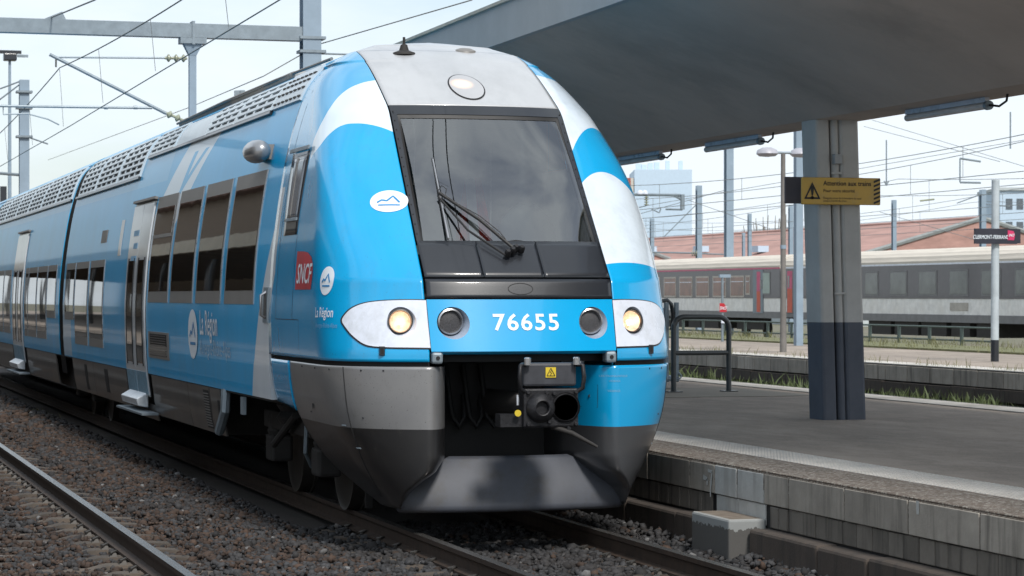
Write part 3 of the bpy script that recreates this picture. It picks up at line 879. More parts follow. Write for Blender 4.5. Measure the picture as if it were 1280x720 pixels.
# ---- windscreen: surround, pane, lower dark panels
def ring(outer, inner, fn, off_o, off_i, depth, name, m):
    """frame between two closed outlines of (x, z); subdivided along the sides"""
    def dens(P, k=14): return [(P[i][0] + (P[(i + 1) % len(P)][0] - P[i][0]) * j / k, P[i][1] + (P[(i + 1) % len(P)][1] - P[i][1]) * j / k) for i in range(len(P)) for j in range(k)]
    O, I = dens(outer), dens(inner)
    rows = [[tuple(fn(a, b, off_o - depth)) for a, b in O], [tuple(fn(a, b, off_o)) for a, b in O], [tuple(fn(a, b, off_i)) for a, b in I], [tuple(fn(a, b, off_i - depth)) for a, b in I]]
    return MB().grid(rows, wrap=True).build(name, m, TR, smooth=35, fixn=True)
wo = [(-.777, 2.062), (.777, 2.062), (.757, 3.535), (-.757, 3.535)]
WG = [(-.72, 2.375), (.72, 2.375), (.688, 3.43), (-.688, 3.43)]
gasket = [(-.745, 2.36), (.745, 2.36), (.712, 3.455), (-.712, 3.455)]
ws = ring([(-.777, 2.36), (.777, 2.36), (.757, 3.535), (-.757, 3.535)], gasket, front, .012, .012, .05, 'windscreen_surround', 'slate')
ws2 = ring(gasket, WG, front, .006, -.004, .04, 'windscreen_gasket', 'rubber')
zs = np.linspace(2.375, 3.43, 30)
bulge = lambda a, b: -.008 + .06 * math.sin(math.pi * min(max((b - 2.375) / 1.055, 0), 1))
gl_ = MB(); gl_.grid(patch_rows(zs, lambda z: -np.interp(z, [2.375, 3.43], [.72, .688]), lambda z: np.interp(z, [2.375, 3.43], [.72, .688]), 30, lambda a, b: front(a, b, bulge(a, b))))
gl_.build('windscreen', 'glass', TR, smooth=180)
for sgn in (-1, 1):
    for z in np.linspace(2.42, 3.48, 14):
        q = front(sgn * (np.interp(z, [2.36, 3.5], [.764, .740])), z, .013); MB().lathe([(.006, -.003), (.006, .003)], tuple(q), (0, -.75, .66), 8).build('frame_screw', 'black', ws)
zs = np.linspace(2.064, 2.357, 8)
for a, b in ((-.777, -.31), (-.305, .195), (.20, .777)):
    o = MB().grid(patch_rows(zs, lambda z: a, lambda z: b, 20, lambda u, v: front(u, v, .012))).build('lower_screen_panel', 'slate', TR, smooth=180); solidify(o, .012)
zs = np.linspace(1.9, 2.052, 6)
o = MB().grid(patch_rows(zs, lambda z: -.777, lambda z: .777, 40, lambda u, v: front(u, v, .012))).build('dark_strip', 'slate', TR, smooth=180); solidify(o, .012)
rows = []
for rr in (.0, 1.): rows.append([tuple(front(-.02 + (.10 + .006 * rr) * math.cos(k * math.pi / 24), 1.975 + (.042 + .006 * rr) * math.sin(k * math.pi / 24), .020)) for k in range(48)])
MB().grid(rows, wrap=True).build('oval_cover_edge', 'black', TR)
# continuous dark backing behind every seam of the front
zs = np.linspace(1.40, 2.37, 20)
MB().grid(patch_rows(zs, lambda z: -1.0, lambda z: 1.0, 40, lambda u, v: front(u, v, -.16))).build('front_bulkhead', 'black', TR)

# ---- number band with its two round grilles
def hole_panel(cx, cz, r, x0, x1, z0, z1, off, n=64, K=5):
    O = []; I = []
    for k in range(n):
        a = 2 * math.pi * k / n; ca, sa = math.cos(a), math.sin(a)
        s = min(((x1 - cx) if ca > 0 else (x0 - cx)) / ca if abs(ca) > 1e-6 else 9, ((z1 - cz) if sa > 0 else (z0 - cz)) / sa if abs(sa) > 1e-6 else 9)
        O.append((cx + ca * s, cz + sa * s)); I.append((cx + ca * r, cz + sa * r))
    for qx in (x0, x1):
        for qz in (z0, z1):                       # put a vertex exactly in each corner
            i = min(range(n), key=lambda k: (O[k][0] - qx) ** 2 + (O[k][1] - qz) ** 2); O[i] = (qx, qz)
    return [[tuple(front(I[k][0] + (O[k][0] - I[k][0]) * j / K, I[k][1] + (O[k][1] - I[k][1]) * j / K, off)) for k in range(n)] for j in range(K + 1)]
BZ0, BZ1 = 1.482, 1.893
bx = lambda z: np.interp(z, [1.48, 1.89], [.772, .779])
mb = MB()
for sx in (-1, 1):
    mb.grid(hole_panel(sx * .585, 1.705, .128, sx * .585 - .15, sx * .585 + .15, BZ0, BZ1, .012)[::-1], wrap=True)
zs = np.linspace(BZ0, BZ1, 8)
for a, b in ((lambda z: -bx(z), lambda z: -.735), (lambda z: -.435, lambda z: .435), (lambda z: .735, lambda z: bx(z))):
    mb.grid(patch_rows(zs, a, b, 14, lambda u, v: front(u, v, .012)))
band = mb.build('number_band', 'blue', TR, smooth=40, fixn=False)
MB().grid([[tuple(front(u, BZ0, .012)) for u in np.linspace(-.772, .772, 40)], [tuple(front(u, BZ0 - .022, -.02)) for u in np.linspace(-.772, .772, 40)], [tuple(front(u, BZ0 - .02, -.2)) for u in np.linspace(-.772, .772, 40)]], flip=True).build('band_lower_lip', 'blue', TR, smooth=60)
for sx in (-1, 1):
    c = Vector(front(sx * .585, 1.705, .012)); d = Vector((0, 1, -.04)).normalized()
    g = MB(); rows = [[tuple(front(sx * .585 + .128 * math.cos(k * math.pi / 32), 1.705 + .128 * math.sin(k * math.pi / 32), .012)) for k in range(64)]]
    rows.append([tuple(c + Vector((-.012 + .108 * math.cos(k * math.pi / 32), .09, .012 + .108 * math.sin(k * math.pi / 32)))) for k in range(64)])
    g.grid(rows, wrap=True)
    gr = g.build('fog_lamp', mat('lamp recess paint', (.34, .40, .50), .4), TR, smooth=60)
    cc = c + Vector((-.012, .07, .012))
    MB().lathe([(.084, .03), (.084, -.02), (.092, -.035), (.104, -.03), (.108, 0), (.108, .03)], cc, (0, 1, 0), 48).build('bezel', 'steel', gr, smooth=40)
    MB().lathe([(.0001, -.012), (.05, -.010), (.086, -.002)], cc, (0, 1, 0), 48).build('perforated_cover', mat('perforated dark cover', (.05, .05, .055), .55, var=.9, scale=160.), gr, smooth=60)

# ---- headlight fairings
def polar(poly, c, r, n=96, K=10, sgn=-1, off=.01, scale=1.):
    """rings from a round hole in the nose surface out to an outline in (t, z)"""
    tx = lambda t, z: (abs(float(nose(1, t, z)[0])))
    P = [(a, b) for a, b in poly]; D = []
    for i in range(len(P)):
        a, b = P[i], P[(i + 1) % len(P)]
        k_ = 14 if i == len(P) - 1 else 2
        for j in range(k_): D.append((a[0] + (b[0] - a[0]) * j / k_, a[1] + (b[1] - a[1]) * j / k_))
    ang = sorted([(math.atan2((q[1] - c[1]), (q[0] - c[0]) * 1.7), q) for q in D])
    # arc length per unit t around the lamp, for a round hole
    e = .01; s_t = float(np.linalg.norm(nose(1, c[0] + e, c[1]) - nose(1, c[0] - e, c[1]))) / (2 * e)
    rows = []
    for j in range(K + 1):
        row = []
        for a, q in ang:
            dx, dz = (q[0] - c[0]) * s_t, q[1] - c[1]; L = math.hypot(dx, dz)
            ia, iz = c[0] + dx / L * r / s_t, c[1] + dz / L * r
            f = j / K
            row.append(tuple(nose(sgn, ia + (c[0] + (q[0] - c[0]) * scale - ia) * f, iz + (c[1] + (q[1] - c[1]) * scale - iz) * f, off)))
        rows.append(row)
    return rows
HC = (.400, 1.715)
for sgn in (-1, 1):
    rows = polar(FAIR, HC, .118, sgn=sgn, off=.014)
    fo = MB().grid(rows, wrap=True, flip=(sgn < 0)).build('headlight_fairing', 'white', TR, smooth=60)
    back = polar(FAIR, HC, .135, sgn=sgn, off=.008, scale=1.05, K=6)
    MB().grid(back, wrap=True, flip=(sgn < 0)).build('fairing_seal', 'rubber', fo, smooth=60)
    c = Vector(nose(sgn, HC[0], HC[1], .014)); nrm = Vector((sgn * .18, -1, .12)).normalized()
    hl = thing('headlight', tuple(c)); hl.parent = TR; hl.matrix_parent_inverse = Matrix.Translation(-TR.location)
    inner = [Vector(q) for q in rows[0]]; cc = c - nrm * .055 + Vector((-.008, 0, .004))
    bowl = [[tuple(q) for q in inner], [tuple(cc + (q - c).normalized() * .100) for q in inner]]
    def hp(mb, name, mm, sm=50, fx=True):
        o = mb.build(name, mm, None, smooth=sm, fixn=fx); o.parent = hl; o.matrix_parent_inverse = Matrix.Translation(-c); return o
    hp(MB().grid(bowl, wrap=True), 'recess_bowl', 'white')
    hp(MB().lathe([(.083, -.02), (.083, .03), (.090, .044), (.100, .042), (.104, .02), (.104, -.03)], cc, nrm, 48, caps=False), 'bezel', 'slate')
    hp(MB().lathe([(.006, -.075), (.03, -.070), (.058, -.045), (.075, -.012), (.083, .018)], cc, nrm, 36, caps=False), 'reflector', 'reflector')
    hp(MB().lathe([(.0005, .002), (.014, -.003), (.019, -.02), (.014, -.045), (.0005, -.05)], cc, nrm, 16), 'bulb', 'bulb')
    hp(MB().lathe([(.0005, .040), (.045, .036), (.084, .026)], cc, nrm, 36, caps=False), 'lens', 'lens', 180)
    # drain slot under the fairing
    q = nose(sgn, .50, 1.487, .012); MB().box(q[0] - .022, q[0] + .022, q[1] - .012, q[1] + .02, 1.45, 1.525).build('drain_slot', 'slate', TR, bev=.005)
    MB().box(q[0] - .006, q[0] + .006, q[1] - .016, q[1] + .02, 1.468, 1.517).build('slot_opening', 'black', TR)

# ---- lower cab panels, coupler pocket and plough
LYZ = [.22, .30, .42, .56, .75, .93, 1.38]; LYV = [.75, 1.2, 1.65, 1.95, 2.16, 2.22, 2.16]
def t_at_y(y, z):
    ts = np.linspace(0, 2, 400); P = nose(1, ts, z)[:, 1]
    return float(np.interp(y, P, ts))
for sgn in (-1, 1):
    zs = np.linspace(.22, 1.362, 46); G = []
    for z in zs:
        t0 = float(t_of_x(np.interp(z, [.22, .36, .45, .52, .62, 1.4], [.955, .95, .875, .80, .778, .772]), z)); t1 = t_at_y(float(np.interp(z, LYZ, LYV)), z)
        G.append([tuple(q) for q in nose(sgn, np.linspace(t0, max(t1, t0 + .02), 60), z)])
    def turn(a):                                  # rounded corner into the coupler pocket
        c_ = np.array(a); k_ = float(np.interp(c_[2], [.24, .62], [0, 1]))
        e = np.array((sgn * (.92 - .40 * k_), max(.50 + .12 * k_, c_[1] + .04), c_[2])); p1 = np.array((c_[0] - sgn * (.03 + .13 * k_), c_[1] + .03, c_[2]))
        rd = [c_ * (1 - f) ** 2 + p1 * 2 * f * (1 - f) + e * f * f for f in np.linspace(1, 0, 11)]
        return [(sgn * .46, 1.05, c_[2])] + [tuple(q) for q in rd[:-1]]
    mb = MB(); mb.grid([turn(row[0]) + row for row in G], flip=(sgn > 0))
    hull_f.extend([tuple(i + len(hull_v) for i in f) for f in mb.f]); hull_v.extend(mb.v)
    o = mb.build('lower_cab_panel', 'lowL' if sgn < 0 else 'lowR', TR, smooth=180); solidify(o, .006)
    for fx, fz in ((.5, 1.33), (.62, 1.33), (.86, 1.33), (1.05, 1.33), (1.3, 1.33), (.66, .95), (1.3, .95)):
        q = nose(sgn, fx, fz, .004); MB().lathe([(.008, -.004), (.008, .003)], tuple(q), (sgn, -.6, 0), 8).build('fixing_screw', 'slate', o)
    # quad of blue between lower panel and side skirt
    G = [[tuple(nose(sgn, t, z)) for t in np.linspace(t_at_y(float(np.interp(z, LYZ, LYV)), z) + .012, 1.975, 14)] for z in np.linspace(.93, 1.362, 10)]
    G[0] = [(a[0], a[1], .93 + .06 * i / 13) for i, a in enumerate(G[0])]
    solidify(MB().grid(G, flip=(sgn > 0)).build('corner_panel', 'blue', TR, smooth=180), .012)
    # panel joint on the lower cab side
    sm = [tuple(nose(sgn, .737 + (1.37 - z) * .16 * (1.37 - z), z, .003)) for z in np.linspace(1.355, .3, 24)]
    MB().tube(sm, .005, 5).build('panel_joint', 'black', o)
    for a, b in ((.84, 1.18), (.80, .93)):
        q = [tuple(nose(sgn, t, .70 if a < .83 else .88, .004)) for t in np.linspace(a - .02, a + .02, 4)]
        MB().tube(q, .007, 5).build('lifting_lug', 'galv', o)
    q = nose(sgn, 1.22, 1.02, .004)
    MB().add([(q[0], q[1] + .03 * math.cos(k * .393), q[2] + .045 * math.sin(k * .393)) for k in range(16)], [tuple(range(16))]).build('round_hatch', 'black', o)
    # towing eye bracket
    q = front(sgn * .725, 1.43)
    MB().box(q[0] - .045, q[0] + .045, q[1] - .02, q[1] + .1, 1.385, 1.478).build('tow_eye', 'galv', TR, bev=.02)
    MB().lathe([(.016, 0), (.016, .012)], (q[0], q[1] - .028, 1.432), (0, 1, 0), 12).build('eye_hole', 'black', TR)
pk = MB(); pk.box(-.62, .62, 1.0, 1.1, .2, 1.5).box(-.85, .85, .14, 1.1, 1.46, 1.5)
pk.build('coupler_pocket', 'black', TR)
hs = MB()
for k in range(3):
    a = -.40 + k * .15
    hs.tube([(a, .98, 1.35), (a + .01, .9, 1.1), (a + .03, .86, .92), (a + .08, .85, .84), (a + .13, .86, .92), (a + .15, .96, 1.1)], .024, 8)
hs.build('brake_hose', 'black', TR, smooth=60)
zs = np.linspace(0, 1, 12)
def plough(u, v):
    hw = np.interp(v, [0, .08, .25, .45, .6, .75, .88, 1], [.93, .96, .975, .95, .88, .76, .63, .50]); z = np.interp(v, [0, .08, 1], [.185, .21, .615])
    y = .25 + .19 * v ** 1.6 + .15 * (abs(u) ** 3.0) * (1 - .7 * v)
    return (u * hw, y + (.03 * (1 - v / .08) if v < .08 else 0), z)
us = np.sign(np.linspace(-1, 1, 49)) * np.abs(np.linspace(-1, 1, 49)) ** .9
o = MB().grid([[plough(u, v) for u in us] for v in (0, .03, .08, .14, .2, .25, .32, .38, .45, .52, .6, .68, .75, .82, .88, .94, 1)]).build('snow_plough', mat('plough paint', (.060, .066, .082), .58, coat=0., dirt=(.045, .042, .04), dscale=4., var=.15, scale=3), TR, smooth=60)
solidify(o, .02)
# coupler
cp = thing('coupler', (.07, -.45, 1.1)); cp.parent = TR; cp.matrix_parent_inverse = Matrix.Translation(-TR.location)
CPX, CPY = .075, -.46
MB().box(CPX - .225, CPX + .225, CPY, CPY + .16, .895, 1.20).build('face_plate', 'castiron', cp, bev=.015)
MB().lathe([(.118, 0), (.114, -.025), (.095, -.055), (.06, -.075), (.052, -.07), (.048, -.03), (.0001, -.03)], (CPX - .09, CPY, 1.05), (0, 1, 0), 28).build('cone', 'castiron', cp, smooth=40)
MB().lathe([(.118, -.012), (.118, .0), (.105, -.012), (.10, .0), (.0001, .0)], (CPX + .115, CPY - .003, 1.05), (0, 1, 0), 28, caps=False).build('cup_rim', 'castiron', cp, smooth=40)
MB().lathe([(.0001, -.008), (.098, -.008)], (CPX + .115, CPY - .003, 1.05), (0, 1, 0), 28).build('cup_hollow', 'black', cp)
MB().box(CPX - .22, CPX + .215, CPY + .02, CPY + .16, 1.215, 1.40).build('contact_cover', mat('grey coupler cover', (.036, .038, .046), .55, var=.3, scale=12), cp, bev=.02)
for q in (-1, 1):
    x = CPX + q * .255
    MB().tube([(x - q * .05, CPY + .03, 1.385), (x, CPY - .01, 1.38), (x + q * .008, CPY - .02, 1.29), (x, CPY - .01, 1.20), (x - q * .06, CPY + .02, 1.165)], .018, 8).build('cover_arm', 'castiron', cp, smooth=50)
    MB().lathe([(.028, 0), (.028, .05), (.02, .06)], (x - q * .055, CPY - .02, 1.385), (0, 0, 1), 12).build('arm_pivot', 'steel', cp)
for k, (bx_, bz) in enumerate(((-.04, 1.165), (.02, 1.16), (-.02, .94), (-.19, 1.17), (.2, 1.17), (-.19, .92), (.2, .92), (.14, .885))):
    MB().lathe([(.017, 0), (.017, -.02), (.012, -.025)], (CPX + bx_, CPY, bz), (0, 1, 0), 8).build('bolt', 'castiron', cp)
MB().tube([(CPX, CPY + .15, 1.06), (CPX - .03, .4, 1.04), (0, 1.02, 1.02)], [.11, .1, .13], 14).build('drawbar', 'under', cp, smooth=50)
MB().tube([(CPX + .02, CPY + .05, .9), (CPX + .16, CPY - .03, .85), (CPX + .36, CPY - .06, .74)], [.022, .02, .012], 8).build('release_lever', 'under', cp, smooth=50)
MB().tube([(CPX - .27, CPY + .02, 1.15), (CPX - .275, CPY + .0, 1.07)], .012, 8).build('cock_handle', 'steel', cp)
MB().lathe([(.0001, 0), (.026, 0), (.026, .012)], (CPX - .275, CPY - .012, 1.01), (0, 1, 0), 16).build('yellow_cock', 'yellow', cp)
MB().box(CPX - .40, CPX - .2, CPY + .05, CPY + .2, .9, 1.0).build('hose_bracket', 'castiron', cp)
MB().box(CPX - .042, CPX + .042, CPY + .012, CPY + .0185, 1.285, 1.365).build('warning_sticker', 'yellow', cp)
tri = [(-.033, -.026), (.033, -.026), (0, .034)]
for a, b in zip(tri, tri[1:] + tri[:1]):
    MB().tube([(CPX + a[0], CPY + .010, 1.325 + a[1]), (CPX + b[0], CPY + .010, 1.325 + b[1])], .003, 4).build('warning_triangle', 'blackfilm', cp)
MB().tube([(CPX + .008, CPY + .010, 1.343), (CPX - .008, CPY + .010, 1.325), (CPX + .008, CPY + .010, 1.322), (CPX - .004, CPY + .010, 1.303)], .0028, 4).build('warning_bolt', 'blackfilm', cp)
for o in cp.children: o.matrix_parent_inverse = Matrix.Translation(-Vector(cp.location))

# ---- body shell behind the cab
BZT = [.45, .65, 1.0, 1.3]; BWT = [1.37, 1.415, 1.46, 1.482]
def bw(z): return np.where(np.asarray(z) < 1.3, np.interp(z, BZT, BWT), wz(z))
def bp(z, off=0.):
    """(half width, height) of the body at height z, pushed out along the normal"""
    z = float(z); e = .01
    a = float(bw(min(z + e, 4.245))); b = float(bw(z - e)); w = float(bw(z))
    dz = min(z + e, 4.245) - (z - e); n = Vector((dz, -(a - b))).normalized()
    return w + n.x * off, z + n.y * off
def side_solid(y0, y1, z0, z1, o0, o1, nz=10, ny=1, sgn=-1, lean=0.):
    zs = [z0 + (z1 - z0) * k / nz for k in range(nz + 1)]
    mb = MB(); rows = []
    for z in zs:
        xi, zi = bp(z, o0); xo, zo = bp(z, o1); l = lean * (z - z0)
        rows.append([(sgn * xi, y0 + l, zi), (sgn * xo, y0 + l, zo), (sgn * xo, y1 + l, zo), (sgn * xi, y1 + l, zi)])
    mb.grid(rows, wrap=True)
    n = len(rows); mb.f.append((0, 1, 2, 3)); mb.f.append(tuple((n - 1) * 4 + k for k in (3, 2, 1, 0)))
    return mb
def sbuild(name, m, parent, *a, smooth=40, **k): return side_solid(*a, **k).build(name, m, parent, smooth=smooth, fixn=True)
def body(y0, y1):
    zs = list(np.arange(.985, 3.9, .06)) + list(np.linspace(3.9, 4.245, 24))
    prof = [(-float(bw(z)), float(z)) for z in zs] + [(float(bw(z)), float(z)) for z in zs[::-1]]
    mb = MB(); n = len(prof)
    ys = np.arange(y0, y1 + .01, (y1 - y0) / 20)
    mb.grid([[(a, float(y), b) for a, b in prof] for y in ys])
    mb.f.append(tuple(range(n))); mb.f.append(tuple((len(ys) - 1) * n + k for k in range(n))[::-1])
    return mb
b1 = body(3.112, 20.25); hull_f.extend([tuple(i + len(hull_v) for i in f) for f in b1.f if len(f) == 4]); hull_v.extend(b1.v)
c1 = b1.build('car_body', 'side', TR, smooth=60, fixn=True)
b2 = body(20.85, 36.2); c2 = b2.build('car_body', 'side', TR, smooth=60, fixn=True)
body(36.8, 52).build('car_body', 'side', TR, smooth=60, fixn=True)
for a, b in ((20.2, 20.9), (36.15, 36.85)):
    zs = np.linspace(.7, 4.15, 40); prof = [(-float(bw(z)) + .005, float(z)) for z in zs] + [(float(bw(z)) - .005, float(z)) for z in zs[::-1]]
    g = MB(); ys = np.linspace(a, b, 15)
    g.grid([[(p_[0] * (1 - .03 * (i % 2)), float(y), p_[1]) for p_ in prof] for i, y in enumerate(ys)]); g.build('gangway_bellows', 'rubber', TR)
# dark core so that seams and skirts read black
MB().box(-1.3, 1.3, 2.4, 52, .93, 1.2).build('underframe', 'under', TR)
MB().box(-1.2, 1.2, 7.0, 52, .45, .95).build('underfloor_equipment', 'under', TR)
# black slit above the lower panels and cab seams
for sgn in (-1, 1):
    zs = [1.34, 1.42]; MB().grid([[tuple(nose(sgn, t, z, -.03)) for t in np.linspace(.30, 1.97, 60)] for z in zs], flip=(sgn > 0)).build('seam_backing', 'black', TR)
    MB().grid([[(sgn * (float(wz(z)) - .02), y, z) for y in (3.06, 3.16)] for z in np.linspace(1.0, 4.0, 40)], flip=(sgn > 0)).build('seam_backing', 'black', TR)

# ---- skirts
M['skirt'] = mat('dusty graphite skirt', (.062, .058, .054), .5, var=.3, scale=1.6, coat=.25, dirt=(.09, .08, .07), dscale=1.3)
for sgn in (-1, 1):
    for a, b in ((5.92, 6.55), (6.57, 8.0), (8.02, 10.75), (13.05, 16.6), (16.62, 19.2), (21.6, 26.6), (29.4, 35.5)):
        sbuild('skirt_panel', 'skirt', TR, a, b, .50, .975, -.02, .0, nz=6, sgn=sgn)
    MB().grid([[(sgn * float(bw(.98)) - sgn * .01, y, z) for y in (3.2, 52)] for z in (.965, .99)]).build('skirt_gap', 'black', TR)
sbuild('skirt_panel', 'skirt', TR, 11.0 - .22, 13.02, .42, .60, -.03, -.01, nz=3)
lv = MB()
for k in range(13):
    z = .56 + k * .028; x = -float(bw(z)); lv.box(x - .008, x + .01, 6.62, 6.95, z, z + .014)
lv.build('louvre_grille', mat('louvre steel', (.12, .115, .11), .5), TR)
MB().grid([[(-float(bw(z)) - .003, y, z) for y in (6.6, 6.97)] for z in np.linspace(.54, .94, 6)]).build('louvre_backing', 'black', TR)
for ya, yb, za, zb in ((15.0, 15.35, .60, .92), (6.0, 6.12, .70, .86), (17.4, 17.7, .55, .92)):
    sbuild('skirt_opening', 'black', TR, ya, yb, za, zb, 0, .004, nz=2)
# sand pipe and bracket hanging before the leading bogie
MB().tube([(-1.44, 5.62, .99), (-1.45, 5.6, .78), (-1.46, 5.9, .55)], .05, 8).build('sand_pipe', 'galv', TR, smooth=40)
MB().box(-1.45, -1.42, 4.6, 4.75, .78, .95).build('bracket', 'galv', TR)
# ---- bogies
def bogie(yc):
    b = thing('bogie', (0, yc, .42)); b.parent = TR; b.matrix_parent_inverse = Matrix.Translation(-TR.location)
    for dy in (-1.1, 1.1):
        for sx in (-1, 1):
            MB().lathe([(.06, 0), (.2, .01), (.34, -.02), (.40, -.03), (.425, -.05), (.425, .07), (.445, .075), (.445, .1)], (sx * .79, yc + dy, .42), (-sx, 0, 0), 40).build('wheel', mat('wheel steel', (.05, .045, .04), .5, metal=.5) if 'wheel steel' not in bpy.data.materials else bpy.data.materials['wheel steel'], b, smooth=35)
            MB().box(sx * 1.0 - .11, sx * 1.0 + .11, yc + dy - .16, yc + dy + .16, .30, .56).build('axle_box', 'under', b, bev=.03)
            MB().lathe([(.10, 0), (.12, .06), (.10, .12), (.12, .18), (.10, .24)], (sx * 1.0, yc + dy, .54), (0, 0, 1), 16).build('spring', 'under', b)
        MB().tube([(-.75, yc + dy, .42), (.75, yc + dy, .42)], .08, 12).build('axle', 'under', b)
    for sx in (-1, 1):
        MB().box(sx * 1.0 - .09, sx * 1.0 + .09, yc - 1.45, yc + 1.45, .62, .80).build('side_frame', 'under', b, bev=.02)
        MB().lathe([(.2, 0), (.24, .06), (.2, .12), (.24, .18), (.18, .24)], (sx * 1.0, yc, .72), (0, 0, 1), 18).build('air_spring', 'rubber', b)
        MB().tube([(sx * 1.16, yc - .5, .82), (sx * 1.18, yc + .45, .5)], .035, 8).build('damper', 'under', b)
        MB().box(sx * .7535 - .03, sx * .7535 + .03, yc - 1.75, yc - 1.70, .06, .75).build('rail_guard', 'under', b)
        MB().tube([(sx * 1.14, yc - .95, .95), (sx * 1.14, yc - .85, .5), (sx * 1.05, yc - .7, .36)], .02, 6).build('brake_pipe', 'galv', b)
    return b
bogie(4.0); bogie(20.55)

# ---- windows
def window(y0, y1, z0, z1, top=.14, bot=.13, sidef=.06, hopper=False, panes=1):
    w = sbuild('window', 'frame', TR, y0, y1, z0, z1, -.004, .006, nz=10)
    sbuild('pane', 'pane', w, y0 + sidef, y1 - sidef, z0 + bot, z1 - top, .004, .009, nz=12)
    if hopper:
        zc = z1 - top - .34
        sbuild('hopper_bar', 'frame', w, y0 + sidef, y1 - sidef, zc - .02, zc + .02, .004, .018, nz=2)
        sbuild('hopper_edge', 'steel', w, y0 + sidef, y0 + sidef + .03, zc, z1 - top, .004, .016, nz=4)
    sbuild('edge_strip', 'steel', w, y0 - .012, y0 + .006, z0, z1, .0, .010, nz=10)
    return w
for k, (a, b) in enumerate(((9.24, 10.83), (7.46, 9.06), (5.70, 7.25), (3.86, 5.46))):
    window(a, b, 1.845, 3.105, hopper=(k == 0))
window(17.0, 18.62, 1.205, 2.42, .10, .12); window(15.2, 16.82, 1.205, 2.42, .10, .12)
window(18.72, 19.95, 1.56, 2.42, .10, .12)
for a, b, z0 in ((21.35, 22.7, 1.56), (22.8, 24.4, 1.2), (24.5, 26.0, 1.2), (26.05, 26.7, 1.2), (29.6, 31.1, 1.2), (31.2, 32.8, 1.2), (32.9, 34.5, 1.2)):
    window(a, b, z0, 2.42, .10, .12)
sbuild('access_plate', 'frame', TR, 15.35, 15.95, 2.66, 2.83, -.002, .008, nz=2)
sbuild('status_strip', 'silver', TR, 13.7, 13.95, 2.45, 2.92, -.002, .008, nz=4)
wv = sbuild('vent_grille', 'frame', TR, 9.15, 10.75, 1.19, 1.50, -.004, .012, nz=4)
lv = MB()
for k in range(9):
    z = 1.225 + k * .028; x = -bp(z)[0]; lv.box(x - .02, x, 9.3, 10.6, z, z + .012)
lv.build('slat', 'slate', wv); sbuild('dark_backing', 'black', wv, 9.28, 10.62, 1.22, 1.475, .004, .0135, nz=3)

# ---- passenger doors
M['doorleaf'] = mat('silver white door', (.50, .54, .58), .3, coat=.6, var=.06)
M['stepmetal'] = mat('bright step metal', (.62, .66, .70), .35, metal=.3, var=.15, scale=6)
def door(y0, y1):
    d = sbuild('door', 'slate', TR, y0 - .03, y1 + .03, .70, 3.09, -.01, .004, nz=16)
    ym = (y0 + y1) / 2
    for a, b in ((y0, ym - .012), (ym + .012, y1)):
        l = sbuild('door_leaf', 'doorleaf', d, a, b, .72, 3.05, .0, .022, nz=20)
        c = (a + b) / 2
        sbuild('door_window', 'pane', d, c - .24, c + .24, 1.10, 2.36, .018, .026, nz=14)
        for q in (-.26, .26): sbuild('window_gasket', 'rubber', d, c + q - .03, c + q + .03, 1.07, 2.39, .018, .028, nz=14)
        sbuild('kick_panel', mat('scratched kick plate', (.13, .26, .36), .4, var=.4, scale=20) if 'scratched kick plate' not in bpy.data.materials else bpy.data.materials['scratched kick plate'], d, a + .02, b - .02, .73, 1.0, .018, .026, nz=3)
    sbuild('door_header', 'frame', d, y0 - .08, y1 + .08, 3.09, 3.12, .0, .045, nz=2)
    ya, yb = y0 + .22, y1 - .12
    s = MB(); s.add([(-1.42, ya, .755), (-1.42, yb, .755), (-1.57, yb, .67), (-1.57, ya, .67), (-1.42, ya, .56), (-1.42, yb, .56), (-1.55, yb, .585), (-1.55, ya, .585)],
                    [(0, 1, 2, 3), (3, 2, 6, 7), (7, 6, 5, 4), (0, 3, 7, 4), (1, 5, 6, 2), (0, 4, 5, 1)])
    s.build('door_step', 'stepmetal', d, bev=.012, fixn=True)
    MB().box(-1.60, -1.40, y0 - .5, y1 + .1, .50, .525).build('step_rail', 'galv', d)
    return d
d1 = door(11.02, 12.78); door(27.0, 29.0)
# faint blue figures printed on the leaf
for k in range(3):
    q = 2.35 + k * .16; x, z = bp(q + .1, .028); sbuild('leaf_print', 'blueprint', d1, 12.0, 12.45 - .1 * (k % 2), q, q + .07, .018, .0245, nz=2)

